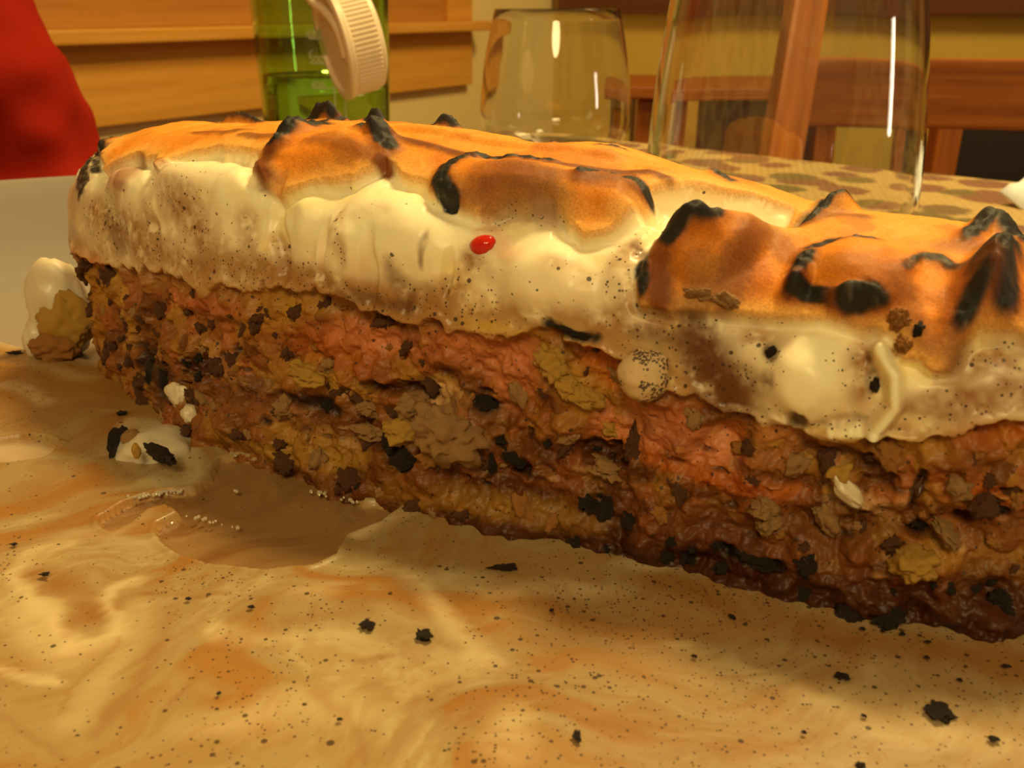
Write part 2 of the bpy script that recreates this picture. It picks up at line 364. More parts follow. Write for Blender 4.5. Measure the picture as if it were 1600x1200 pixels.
MELT_MARKS = [  # kind, strength, half-widths x and y (mm), points (mm)
    ('cream', 1, 1.65, 1.79, [(-80.7, 155.7), (-86, 153.4), (-85.8, 145.4), (-81.7, 139.6), (-76.1, 134.4), (-71.2, 129.2), (-66.9, 124.4), (-63.5, 125.3), (-61.3, 127.6), (-63.8, 132.3), (-67, 136.8), (-66.4, 140.5), (-64.1, 143)]),
    ('brown', 0.95, 2.3, 3.27, [(-82.3, 145.4), (-77.8, 142.4), (-72.2, 136.8), (-66.9, 131.4)]),
    ('brown', 0.6, 1.17, 1.42, [(-68.6, 127.3)]),
    ('cream', 0.8, 2.92, 2.87, [(-80.2, 134.1), (-75, 127.3), (-66.4, 121)]),
    ('cream', 1, 1.47, 0.8, [(-74.3, 119.8), (-68.6, 117.4), (-64.6, 116.6)]),
    ('brown', 0.7, 1.25, 0.98, [(-59.9, 139.6), (-54.1, 138.4), (-47.2, 138.8)]),
    ('brown', 0.55, 1.28, 1.54, [(-54.5, 133.7), (-53.5, 121), (-53.7, 113.1), (-55.8, 106)]),
    ('cream', 0.5, 2.24, 3.21, [(-60.9, 134.1), (-59, 121), (-59.4, 108.5)]),
    ('brown', 0.6, 0.54, 1.16, [(-45.9, 116.9), (-46.8, 112.2)]),
    ('brown', 0.5, 0.37, 0.79, [(-59.6, 126.9), (-61.5, 120.2), (-61.9, 110.4)]),
    ('brown', 0.5, 0.34, 0.67, [(-69.5, 109.8), (-61.7, 104.2), (-57.2, 101.2)]),
    ('cream', 0.9, 1.27, 1.87, [(-45.8, 127.3)]),
    ('cream', 0.5, 3.87, 2.3, [(-43.8, 127.3), (-35.6, 125.3), (-25.1, 125.6)]),
    ('cream', 0.55, 3.13, 2.66, [(-33.2, 137.7), (-29.3, 139.6)]),
    ('brown', 0.5, 4.06, 1.44, [(-32, 131.4), (-24.2, 133.2), (-20.7, 137.7)]),
    ('cream', 0.8, 2.63, 1.59, [(-17.5, 147), (-11.5, 139.6), (-6.9, 128.9), (-2.8, 121)]),
    ('cream', 0.9, 7.51, 2.38, [(-10.8, 145.4), (0, 142.4), (10.7, 143)]),
    ('brown', 0.4, 1.9, 4.99, [(-19.5, 145.4), (-13.3, 135.8)]),
    ('brown', 0.8, 1.5, 0.77, [(-22.5, 121), (-18.8, 121.9)]),
    ('cream', 0.6, 6.88, 2.61, [(-39.7, 106), (-30.7, 111.1), (-24.1, 108.5)]),
    ('cream', 1, 3.18, 3.87, [(1.3, 107.2), (0.8, 102.4)]),
    ('brown', 0.5, 3.44, 1.28, [(12.1, 109.1), (17.1, 107.9)]),
    ('brown', 0.4, 4.94, 1.89, [(16.3, 101.2), (24.9, 103.6)]),
    ('cream', 0.6, 2.71, 0.87, [(24.3, 127.3), (35.2, 119.5), (44.2, 112.4), (50.1, 104.2)]),
    ('cream', 0.5, 5.07, 2.13, [(53.4, 108.5), (61.5, 103.6)]),
    ('brown', 0.35, 7.75, 2.27, [(5.8, 127.3), (15.4, 125.6)]),
    ('brown', 0.4, 5.19, 3.86, [(-8.8, 112.4), (-3.4, 106)]),
    ('brown', 0.5, 0.51, 1.28, [(-28.6, 113.8), (-22.4, 108.5), (-18.4, 101.2)]),
    ('cream', 1, 2.22, 2.88, [(-129.5, 234.2), (-123, 230.6), (-115.1, 223)]),
    ('cream', 0.9, 2.2, 2.76, [(-86.7, 197.6), (-89.8, 211.9), (-81.4, 208.9), (-71.5, 195.9), (-66.6, 184.8), (-70.2, 181.3), (-76.1, 183.4)]),
    ('brown', 0.5, 9.19, 8.74, [(-115.7, 211.9), (-104.1, 219.7), (-94.9, 228)]),
    ('brown', 0.55, 6.37, 6.06, [(-95.1, 179), (-85.9, 184.8), (-83, 168.2)]),
    ('cream', 0.5, 5.12, 3.3, [(-140.3, 256.7), (-126.4, 248.9), (-113.1, 241.6)]),
    ('brown', 0.6, 6.77, 2.63, [(-11.5, 156.1), (2.2, 149.5)]),
    ('brown', 1, 6.96, 2.51, [(26, 145.4), (41, 135.8), (52.1, 128.9), (65.2, 124.8), (74.9, 121)]),  # brown seep at the right foot, with the cake's contact shadow painted in
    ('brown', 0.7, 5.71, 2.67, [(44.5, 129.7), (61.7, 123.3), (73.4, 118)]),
    ('cream', 0.9, 2.39, 1.23, [(-27.9, 158.4), (-24, 164.4), (-19.5, 168.2)]),
    ('cream', 0.6, 3.32, 1.28, [(21.2, 150.4), (24.3, 148.7)]),
    ('cream', 0.4, 4.57, 2.44, [(-86.4, 149.5), (-80, 160.8), (-68.9, 156.1)]),
]
PUDDLE_A = [(-77.3, 166.2), (-75.4, 171.3), (-70.9, 175.6), (-63.3, 177.3), (-61.5, 183.7), (-62.1, 191.7), (-59.3, 193.6), (-51.1, 191), (-42.3, 184.8), (-33.4, 179), (-28.9, 172.4), (-21.8, 171.3), (-24.9, 164.2), (-30.8, 159.4), (-31.5, 152.6), (-34.4, 149.5), (-42.2, 147.5), (-51, 149.5), (-58.6, 152.8), (-63.5, 157.3), (-65.6, 163.7), (-62.5, 168.2), (-66.9, 171.3), (-70.7, 169.2), (-71.6, 163.7), (-73.1, 160.8), (-75.6, 162.7)]
PUDDLE_B = [(-119.1, 201), (-110.8, 204.5), (-104.5, 203.1), (-99.7, 199.3), (-100, 192.9), (-105.6, 190.4), (-113.5, 189.8)]
CAKE_PIECES = [  # material key, name, (mm along, 1/1000 girth), half sizes in mm, turn, label
    ('R', 'cherry_piece', (125.6, 619), 2.49, 1.7, 1.6, 20, 'red glossy cherry piece'),
    ('S', 'cream_lump', (157.9, 442), 4.26, 4.46, 5, 0, 'round cream lump dusted with dark specks'),
    ('Y', 'sponge_flake', (140.9, 406), 3.02, 2.56, 2.2, -30, 'pale yellow sponge flake'),
    ('Y', 'sponge_flake', (146.1, 356), 3.45, 1.65, 2.4, -20, 'pale yellow sponge flake'),
    ('Y', 'sponge_flake', (143.6, 373), 3.01, 1.88, 2.0, -50, None),
    ('T', 'ice_cream_lump', (120.6, 223), 6.58, 5.37, 4.2, -20, 'large pinkish-tan lump'),
    ('T', 'ice_cream_lump', (112.2, 242), 3.34, 2.5, 2.4, 20, None),
    ('Y', 'sponge_piece', (110.5, 187), 3.39, 2.74, 3.0, 0, 'yellow sponge piece'),
    ('T', 'sponge_piece', (101.2, 217), 3.02, 2.03, 2.6, 0, None),
    ('T', 'sponge_piece', (178.7, 225), 2.01, 1.73, 2.6, 0, None),
    ('T', 'sponge_piece', (179.7, 189), 1.6, 1.72, 2.6, 0, None),
    ('T', 'sponge_piece', (187.4, 226), 1.71, 0.85, 1.8, -30, None),
    ('T', 'biscuit_stick', (205.5, 237), 2.75, 1.04, 2.4, -42, 'light tan biscuit stick'),
    ('W', 'cream_streak', (190.4, 298), 4.05, 1.56, 2.2, -42, 'pale cream streak'),
    ('C', 'chocolate_piece', (200.5, 313), 2.6, 1.1, 2.2, 72, 'glossy dark chocolate piece'),
    ('K', 'cookie_chunk', (178.9, 103), 3.44, 1.19, 1.2, -8, 'long black cookie chunk'),
    ('K', 'cookie_chunk', (201.6, 235), 1.4, 1.25, 1.6, 0, None),
    ('K', 'cookie_chunk', (212.6, 298), 1.14, 0.88, 1.4, 30, None),
    ('K', 'cookie_chunk', (126.9, 280), 1.89, 1.36, 1.2, 0, None),
    ('K', 'cookie_chunk', (129.7, 166), 1.13, 2.41, 1.4, 0, None),
    ('K', 'cookie_chunk', (107.5, 150), 2.46, 1.64, 1.6, -30, None),
    ('K', 'cookie_chunk', (110.8, 122), 2.12, 1.13, 1.6, 0, None),
    ('K', 'cookie_chunk', (130.8, 213), 1.49, 1.08, 1.4, 0, None),
    ('K', 'cookie_chunk', (134.0, 186), 2.45, 1.07, 1.6, -30, None),
    ('K', 'cookie_chunk', (87.3, 200), 3.97, 1.31, 0.9, -10, None),
    ('K', 'cookie_chunk', (29.8, 127), 3.15, 3.41, 0.9, 20, None),
    ('K', 'cookie_chunk', (145.3, 488), 3.63, 0.89, 0.9, -18, 'dark chocolate streak'),
    ('W', 'cream_drip', (44.3, 113), 3.48, 3.27, 2.4, 10, 'white drip of cream'),
    ('W', 'cream_drip', (49.8, 76), 1.83, 2.63, 1.8, 25, 'white drip of cream'),
    ('O', 'sponge_piece', (194.2, 652), 1.39, 1.34, 2.2, 0, None),
    ('O', 'sponge_piece', (195.6, 618), 1.2, 1.24, 2.0, 0, None),
    ('K', 'cookie_chunk', (197.0, 641), 0.68, 1.1, 1.6, 0, None),
    ('T', 'crust_flake', (164.7, 625), 1.99, 0.95, 1.8, 10, 'tan crust flake'),
    ('T', 'crust_flake', (169.1, 632), 2.17, 0.95, 1.8, -8, 'tan crust flake'),
    ('Y', 'sponge_piece', (202.2, 169), 3.16, 2.28, 3.2, 20, None),
    ('T', 'sponge_piece', (100.9, 162), 3.64, 1.79, 2.4, 0, None),
    ('T', 'sponge_piece', (80.7, 172), 2.78, 2.41, 2.2, 0, None),
    ('Y', 'sponge_piece', (86.4, 255), 3.99, 2.12, 2.2, 0, None),
    ('T', 'sponge_piece', (150.5, 200), 3.92, 1.84, 2.8, -15, None),
    ('K', 'cookie_chunk', (192.9, 534), 0.7, 1.22, 0.9, 0, None),
    ('K', 'cookie_chunk', (177.8, 564), 0.87, 0.87, 0.9, 0, None),
    ('K', 'cookie_chunk', (1.9, 425), 2.28, 1.12, 1.5, 0, None),
]
EXTRA_MARKS = [
    ('choc', 0.7, 3.98, 62.4, [(167.2, 536), (172.9, 455)]),
    ('choc', 0.5, 2.7, 29.9, [(156.5, 522), (162.8, 535)]),
    ('tan', 0.7, 5.32, 48.5, [(150.7, 531), (160.3, 565)]),
    ('tan', 0.6, 4.03, 22.1, [(203.3, 619), (209.8, 652)]),
    ('brown', 0.35, 4.85, 13.1, [(200.5, 505), (210.9, 588)]),
    ('tan', 0.6, 3.73, 40.3, [(120.6, 506), (130.8, 501)]),
    ('tan', 0.6, 8.93, 22.3, [(83.7, 478), (101.2, 481), (112.7, 471)]),
    ('tan', 0.5, 7.18, 38.4, [(50.3, 642), (43.5, 589)]),
    ('choc', 0.45, 3.1, 51.9, [(16.9, 624), (21.9, 479)]),
    ('yellow', 0.7, 7.73, 22.2, [(111.3, 54), (127.8, 66), (142.8, 76)]),
    ('yellow', 0.6, 11.32, 21.1, [(64.3, 72), (82.1, 66)]),
    ('brown', 0.7, 2.4, 21.1, [(168.8, 768), (169.3, 701), (168.5, 631)]),
    ('brown', 0.8, 1.88, 25.9, [(157.6, 655), (159.5, 597)]),
    ('brown', 0.6, 1.73, 20.2, [(192.3, 714), (195.3, 668), (198.9, 625)]),
    ('brown', 0.6, 2.63, 14.3, [(172.1, 760), (175.9, 730)]),
    ('brown', 0.6, 4.89, 11.3, [(123.9, 681), (129.4, 734), (144.4, 748)]),
    ('brown', 0.55, 4.15, 15.8, [(82.6, 751), (91.9, 725), (96.6, 742)]),
    ('brown', 0.6, 2.71, 16.5, [(196.7, 800), (203.8, 811)]),
    ('bump', 1.6, 3.09, 6.1, [(61.8, 863), (64, 863)]),
    ('bump', 1.1, 1.8, 5.2, [(77.7, 863)]),
    ('bump', 1, 2.61, 5.2, [(94.4, 877)]),
    ('bump', 1, 6.16, 6, [(32.5, 860)]),
    ('bump', 1.2, 3.3, 15.3, [(175.4, 873)]),
    ('bump', 1.2, 2.89, 26.1, [(200.5, 877)]),
    ('bump', 1, 3.32, 19.2, [(71.4, 770)]),
    ('bump', 1, 2.55, 12.5, [(91.9, 780)]),
    ('bump', 1.4, 3.11, 13.9, [(160.6, 704)]),
    ('bump', 1.2, 1.55, 18.1, [(178.9, 688)]),
    ('bump', 1, 2.72, 10.7, [(188.5, 670)]),
    ('bump', 1.4, 2.54, 35.6, [(204.1, 737)]),
    ('bump', 1, 12.64, 57.4, [(38.8, 635)]),
    ('bump', 1.2, 12.63, 42.6, [(55.8, 660), (65.1, 651)]),
    ('bump', 1.3, 9.86, 62.3, [(104.8, 625), (108.3, 607)]),
    ('bump', 0.8, 6.57, 53.3, [(85.1, 609)]),
    ('bump', 0.8, 4.74, 32.6, [(21.6, 651)]),
    ('bump', 1.4, 6.9, 66.4, [(138.4, 577)]),
    ('bump', 1, 6, 70.1, [(97.9, 531)]),
    ('bump', 1.3, 5.6, 82.7, [(183.3, 512)]),
    ('bump', 1.2, 1.21, 18.6, [(192.6, 604), (195.3, 558), (196.2, 506), (194, 451)]),
    ('foam', 1, 0.87, 16.1, [(192.9, 611), (195.6, 559), (196.2, 506), (194, 451), (188, 426)]),
    ('bump', 1.6, 4.48, 39.4, [(161.1, 692), (165.8, 731)]),
    ('bump', 1.6, 6.53, 47.2, [(186.6, 721)]),
    ('bump', 1.3, 3.38, 71.2, [(204.1, 737)]),
    ('bump', 1.2, 8.53, 45.4, [(76.3, 731), (85.9, 753)]),
    ('bump', 1.3, 6.21, 34.4, [(118.2, 727), (143.4, 745)]),
    ('bump', -1.8, 6.53, 21.6, [(154.3, 757), (156.2, 780), (166.6, 813)]),
    ('gap', 1, 1.76, 21.1, [(151.6, 717), (152.4, 750), (155.4, 791), (162.8, 820), (168.5, 827)]),
    ('tan', 0.7, 7.67, 54.8, [(12.6, 567), (28.4, 541), (33.6, 476)]),
    ('tan', 0.6, 5.32, 32, [(61.3, 495), (78.5, 485), (94.9, 482)]),
    ('brown', 0.5, 6.48, 38.3, [(-0.9, 625), (1.3, 482)]),
    ('orange', 0.6, 7.92, 27.6, [(0.2, 418), (9.3, 408)]),
    ('choc', 0.55, 2.83, 16.6, [(101.2, 466), (112.7, 464)]),
    ('tan', 0.8, 3.29, 26.9, [(125, 569), (120.6, 506)]),
    ('tan', 0.7, 2.19, 29.3, [(149.9, 634), (152.9, 578)]),
    ('choc', 0.6, 11.54, 23.1, [(19.9, 144), (50.6, 160), (84, 200), (107.2, 149), (128.8, 192), (149.4, 230), (174.5, 212), (201.1, 250), (214.2, 290)]),
    ('foam', 0.8, 5.7, 27.9, [(177.3, 552), (183.3, 512), (181.9, 452)]),
    ('foam', 0.6, 13.28, 25.3, [(48.1, 671), (61.5, 670)]),
    ('foam', 0.7, 5.62, 30.4, [(103.7, 648), (110.5, 624)]),
    ('foam', 0.6, 3, 47.5, [(128, 549), (138.7, 564), (150.7, 599)]),
    ('bump', -0.8, 1.43, 55.5, [(104.8, 529)]),
    ('bump', -0.8, 1.24, 56.7, [(93.3, 536)]),
    ('bump', -0.8, 1.03, 40.8, [(120.4, 546)]),
    ('bump', -0.7, 2.06, 67.2, [(39.6, 501)]),
    ('bump', -0.9, 1.54, 56.5, [(78.5, 604), (81.8, 518)]),
    ('bump', 0.4, 4.2, 9.2, [(93.8, 815), (116.8, 824), (134.6, 834)]),
]
DARK_SEAM = [(4.9, 143), (50.6, 160), (84.0, 200), (107.2, 149), (128.8, 197), (139.8, 219), (149.4, 230), (163.3, 249), (174.5, 212), (189.3, 243), (201.1, 250), (213.4, 296)]

# ------------------------------------------------------------------ room shell
Zt = -.015                       # table top
wall_paint = mat('wall_paint', (.68, .48, .10), .85); t = NT(wall_paint)
t.bump(t.n('ShaderNodeTexNoise', Vector=t.coord((60, 60, 60)), Scale=1., Detail=3.).outputs['Fac'], .2, .002)
honey = wood('honey_wood', (.60, .27, .035), (.74, .37, .07))
redwood = wood('red_wood', (.19, .042, .005), (.50, .155, .018), rough=.35)
darkwood = wood('dark_wood', (.09, .028, .010), (.16, .05, .018), rough=.45)
C0 = Vector((.11, 2.8)); D1 = Vector((-.509, -.861)); D2 = Vector((.861, -.509))
a1 = math.atan2(D1.y, D1.x); a2 = math.atan2(D2.y, D2.x)
def wall_box(name, P0, D, s0, s1, z0, z1, off, th, m, parent=None, kind=None, bev=.002):
    """a board along a wall line: off = distance of its face from the wall plane (into the room)"""
    nrm = Vector((-D.y, D.x));
    if nrm.dot(-P0 + Vector((0, .3))) < 0: nrm = -nrm
    c = P0 + D * ((s0 + s1) / 2) + nrm * (off - th / 2)
    o = box_obj(name, (0, 0, 0), (s1 - s0, th, z1 - z0), m, parent, None, bev)
    o.location = (c.x, c.y, (z0 + z1) / 2); o.rotation_euler = (0, 0, math.atan2(D.y, D.x))
    if kind: o['kind'] = kind
    return o
FZ, CLZ = -.78, 1.65
wall_pale = mat('pale_wall_paint', (.80, .64, .30), .85)
wall_box('wall_left', C0, D1, -.05, 3.8, FZ, CLZ, 0, .08, wall_pale, kind='structure', bev=0)
wall_box('wall_back', C0, D2, 0, 3.6, FZ, CLZ, 0, .08, wall_paint, kind='structure', bev=0)
fl = box_obj('floor', (0, 1.0, FZ - .03), (7, 7, .06), wood('floor_wood', (.20, .09, .03), (.30, .15, .06)), bev=0); fl['kind'] = 'structure'
# window on the left wall: sill board, apron under it, frame boards above
def wpx(px, P0, D):              # distance along a wall of the photo column px
    d = Vector(((px - 800) / 1550 , _PC + .36 * _PS)); den = d.x * D.y - d.y * D.x
    return (d.y * P0.x - d.x * P0.y) / den
s_end = wpx(733, C0, D1); s_ap = wpx(725, C0, D1)
wall_box('trim_1', C0, D1, s_ap, 2.4, -.078, .040, .022, .022, honey, kind='structure')      # apron
wall_box('trim_2', C0, D1, s_end, 2.4, .040, .061, .062, .062, honey, kind='structure', bev=.004)       # sill
wf = empty('window_1', (C0.x, C0.y, 0)); wf['kind'] = 'structure'
def wfb(name, s0, s1, z0, z1, off, th, m):
    o = wall_box(name, C0, D1, s0, s1, z0, z1, off, th, m); o.parent = wf; o.matrix_parent_inverse = Matrix.Translation((-C0.x, -C0.y, 0)); return o
wfb('frame_board', s_ap, s_ap + .10, .061, 1.10, .024, .024, redwood if 0 else honey)
wfb('frame_board', 2.15, 2.25, .061, 1.10, .024, .024, honey)
wfb('frame_board', s_ap + .1, 2.15, 1.0, 1.10, .024, .024, honey)
wfb('shutter_panel', s_ap + .10, 2.15, .061, 1.0, .012, .012, wood('shutter_wood', (.42, .17, .03), (.56, .25, .05)))
# dark boarding on the back wall
wall_box('trim_3', C0, D2, .03, 3.0, .075, .62, .035, .035, darkwood, kind='structure')

# ------------------------------------------------------------------ table with its cloth
cloth = mat('woven_cloth', (.6, .48, .25), .85); t = NT(cloth)
vc = t.coord((1, 1, 1), (0, 0, R(18)))
thr = t.n('ShaderNodeTexWave', Vector=t.coord((1, 1, 1), (0, 0, R(55))), Scale=95., Distortion=.6, Detail=1.); thr.inputs['Detail Scale'].default_value = 4
thr2 = t.n('ShaderNodeTexWave', Vector=t.coord((1, 1, 1), (0, 0, R(-30))), Scale=60., Distortion=.6)
base = t.ramp(t.math('MULTIPLY', thr.outputs['Fac'], .8), [(.1, (.33, .20, .055)), (.8, (.64, .47, .19))])
leaf = t.n('ShaderNodeTexVoronoi', Vector=vc, Scale=30.); leaf.inputs['Randomness'].default_value = .95
nz = t.n('ShaderNodeTexNoise', Vector=vc, Scale=55., Detail=2.).outputs['Fac']
dd = t.math('ADD', leaf.outputs['Distance'], t.math('MULTIPLY', nz, .35))
mk = t.ramp(dd, [(.62, (1, 1, 1)), (.72, (0, 0, 0))])
sepc = t.n('ShaderNodeSeparateColor', Color=leaf.outputs['Color'])
lc = t.ramp(sepc.outputs[0], [(.35, (.17, .055, .035)), (.45, (.11, .085, .015)), (.66, (.11, .085, .015)), (.74, (.17, .055, .035))])
lc = t.mix(.15, lc, base)
t.l(t.mix(mk, base, lc), t.b.inputs['Base Color']); t.bump(t.math('ADD', thr.outputs['Fac'], thr2.outputs['Fac']), .6, .0012)
TK = Vector((-.007, .926)); E1 = Vector((.741, -.672)); E2 = Vector((-.672, -.741)); TW, TL = 1.15, 1.25
tcx = TK + E1 * TW / 2 + E2 * TL / 2; trot = math.atan2(E1.y, E1.x)
tb = empty('table', (tcx.x, tcx.y, FZ), trot); tag(tb, 'rectangular wooden dining table under the woven patterned cloth', 'table')
H = -FZ + Zt - .003
box_obj('table_top', (0, 0, H - .0165), (TW - .01, TL - .01, .033), redwood, tb)
for sx in (-1, 1):
    for sy in (-1, 1): box_obj('leg', (sx * (TW / 2 - .08), sy * (TL / 2 - .08), (H - .033) / 2), (.07, .07, H - .035), redwood, tb, None, .006)
    box_obj('apron', (sx * (TW / 2 - .08), 0, H - .078), (.022, TL - .24, .085), redwood, tb)
    box_obj('apron', (0, sx * (TL / 2 - .08), H - .078), (TW - .24, .022, .085), redwood, tb)
def cloth_ring(off, z, wave):
    r = []; hw, hl, rad = TW / 2 + off, TL / 2 + off, .02 + off; n = 14
    for qx, qy, a0 in ((1, 1, 0), (-1, 1, 90), (-1, -1, 180), (1, -1, 270)):
        for k in range(n + 1):
            a = R(a0 + 90 * k / n); r.append((qx * (hw - rad) + rad * math.cos(a), qy * (hl - rad) + rad * math.sin(a)))
    out = []; 
    for (x0, y0), (x1, y1) in zip(r, r[1:] + r[:1]):
        m_ = max(1, int(math.hypot(x1 - x0, y1 - y0) / .02))
        for k in range(m_): out.append((x0 + (x1 - x0) * k / m_, y0 + (y1 - y0) * k / m_))
    N = len(out); return [(x * (1 + wave * .008 * math.sin(i * .9)), y * (1 + wave * .008 * math.sin(i * .9 + 1)), z) for i, (x, y) in enumerate(out)], N
rings = []; 
for off, z, wv in ((.004, 0, 0), (.009, -.004, 0), (.012, -.02, 0), (.012, -.08, .4), (.012, -.18, 1)):
    pass
lay = [cloth_ring(.006, 0, 0)[0]]; base0, Nn0 = cloth_ring(.006, 0, 0)
for dx, z, wv in ((1.0, 0, 0), (1.006, -.004, 0), (1.010, -.02, 0), (1.014, -.09, .5), (1.018, -.2, 1.)):
    rings.append([(x * dx * (1 + wv * .008 * math.sin(i * .55)), y * dx * (1 + wv * .008 * math.sin(i * .55)), z) for i, (x, y, _z) in enumerate(base0)])
vs = [p for r_ in rings for p in r_] + [(0, 0, 0)]; fs = []
for k in range(len(rings) - 1):
    for i in range(Nn0): j = (i + 1) % Nn0; fs.append((k * Nn0 + i, k * Nn0 + j, (k + 1) * Nn0 + j, (k + 1) * Nn0 + i))
fs += [(len(vs) - 1, (i + 1) % Nn0, i) for i in range(Nn0)]
tc = mesh_obj('tablecloth', vs, fs, cloth); sol = tc.modifiers.new('thickness', 'SOLIDIFY'); sol.thickness = .0015; sol.offset = 0
tc.location = (tcx.x, tcx.y, Zt); tc.rotation_euler = (0, 0, trot)
tag(tc, 'tan woven tablecloth patterned with purple-brown and olive leaves', 'tablecloth')

# ------------------------------------------------------------------ furniture behind the table
# chair with a slanting back post and a broad rail, behind the larger glass
ch = empty('wooden_chair', (.62, 1.25, FZ)); tag(ch, 'reddish wooden chair with a broad grained back rail, behind the large glass at right', 'chair')
def cpart(name, p0, p1, wdt, th, m=redwood, up=Vector((0, 0, 1)), parent=None, org=None):
    """a bar between two world points, section wdt (sideways) x th"""
    p0 = Vector(p0); p1 = Vector(p1); d = (p1 - p0); x = d.normalized(); y = up.cross(x)
    if y.length < .1: y = Vector((1, 0, 0))
    y.normalize(); z = x.cross(y); M = Matrix((x, y, z)).transposed().to_4x4()
    bm = bmesh.new(); box(bm, (0, 0, 0), (d.length, wdt, th), None, min(wdt, th) * .15)
    o = bm_obj(name, bm, m); o.parent = parent or ch
    o.matrix_basis = Matrix.Translation((p0 + p1) / 2 - (org or (parent or ch).location)) @ M
    return o
pa = at(1262, 0, dist=1.12); pb = at(1222, 230, dist=1.06); pdir = (pb - pa).normalized()
side = Vector((.985, -.17, 0))
cpart('back_post', pa - pdir * .22, pb + pdir * ((pb.z - FZ) / -pdir.z), .04, .044, up=Vector((0, 1, 0)))
r0 = at(1262, 140, dist=1.13); rd = side * .44
rail_c = r0 + Vector((0, .01, 0)); rail_c.z = .006
cpart('back_rail', rail_c, rail_c + rd, .022, .070)
q0 = at(1466, 235, dist=1.12)
cpart('back_post', (q0.x + .42 , q0.y - .2, .30), (q0.x + .40, q0.y - .22, FZ), .04, .044, up=Vector((0, 1, 0)))
cpart('top_rail', pa - pdir * .17, Vector((q0.x + .42, q0.y - .2, .262)), .024, .06)
for k in range(2):
    cpart('leg', (pa.x + .05 + .44 * k, pa.y + .42 - .08 * k, FZ + .44), (pa.x + .05 + .44 * k, pa.y + .42 - .08 * k, FZ), .04, .04, up=Vector((0, 1, 0)))
cpart('seat', (pa.x - .0, pa.y + .21, FZ + .445), (pa.x + .47, pa.y + .13, FZ + .445), .42, .03)
# second chair, seen under the rail: red-brown post and dark seat back
ch2 = empty('padded_chair', (.68, 1.45, FZ)); tag(ch2, 'chair with a near-black padded back and red-brown post, under the broad rail at right edge', 'chair')
pp = at(1470, 240, dist=1.78); blackpad = mat('dark_padding', (.02, .010, .008), .55)
top = at(1482, 175, dist=1.78); bot_ = at(1462, 290, dist=1.78); dv = (bot_ - top).normalized()
cpart('back_post', top, bot_ + dv * ((bot_.z - FZ) / -dv.z), .04, .045, up=Vector((0, 1, 0)), parent=ch2)
cpart('back_pad', (top.x + .01, top.y + .03, -.155), (top.x + .40, top.y - .03, -.155), .03, .25, m=blackpad, parent=ch2)
cpart('back_post', (top.x + .42, top.y - .05, .0), (top.x + .40, top.y - .05, FZ), .04, .045, up=Vector((0, 1, 0)), parent=ch2)
cpart('seat', (top.x, top.y + .22, FZ + .44), (top.x + .42, top.y + .16, FZ + .44), .40, .05, m=blackpad, parent=ch2)
for k in range(2): cpart('leg', (top.x + .03 + .38 * k, top.y + .40 - .07 * k, FZ + .42), (top.x + .03 + .38 * k, top.y + .4 - .07 * k, FZ), .035, .035, up=Vector((0, 1, 0)), parent=ch2)
# low side table by the back wall
st = empty('side_table', (.4, 1.95, FZ)); tag(st, 'dark wooden side table with square legs, seen between and through the two glasses', 'table')
tl = at(982, 148, dist=1.92); ts = Vector((.861, -.12, 0)); lighttop = wood('pale_table_wood', (.30, .13, .03), (.42, .2, .05))
tz = tl.z + .006; W = .42
cpart('table_top', Vector((tl.x, tl.y + .14, tz)), Vector((tl.x, tl.y + .14, tz)) + ts.normalized() * W, .34, .022, m=redwood, parent=st)
for k, (a, b) in enumerate(((.04, .02), (W - .05, -.03), (.06, .26), (W - .05, .20))):
    cpart('leg', (tl.x + a, tl.y + b, tz - .012), (tl.x + a - .01, tl.y + b, FZ), .045, .045, m=redwood if k != 2 else darkwood, up=Vector((0, 1, 0)), parent=st)
cpart('drawer_front', Vector((tl.x + .10, tl.y + .03, tz - .075)), Vector((tl.x + .10, tl.y + .03, tz - .075)) + ts.normalized() * .26, .015, .12, m=darkwood, parent=st)

# ------------------------------------------------------------------ person in red, seated at the left
red = mat('red_fleece', (.30, .012, .004), .9); red.node_tree.nodes['Principled BSDF'].inputs['Specular IOR Level'].default_value = .1
t = NT(red); t.bump(t.n('ShaderNodeTexNoise', Vector=t.coord((1, 1, 1)), Scale=300., Detail=2.).outputs['Fac'], .3, .001)
skin = mat('skin', (.62, .33, .2), .5); hair = mat('hair', (.06, .03, .015), .6); jean = mat('trousers', (.05, .06, .10), .85)
def skinned(name, joints, edges, m, parent, levels=2, root=0):
    me = bpy.data.meshes.new(name); me.from_pydata([j[0] for j in joints], edges, []); o = bpy.data.objects.new(name, me); COL.objects.link(o); o.parent = parent
    s = o.modifiers.new('skin', 'SKIN'); s.use_smooth_shade = True
    for i, j in enumerate(joints):
        r = j[1]; v = me.skin_vertices[0].data[i]; v.radius = r if isinstance(r, tuple) else (r, r); v.use_root = (i == root)
    ss = o.modifiers.new('sub', 'SUBSURF'); ss.levels = ss.render_levels = levels
    me.materials.append(m); return o
pe = empty('person', (-.556, .565, FZ), R(48)); tag(pe, 'person in a red fleece sitting at the left edge of the picture', 'person')
sz = .46
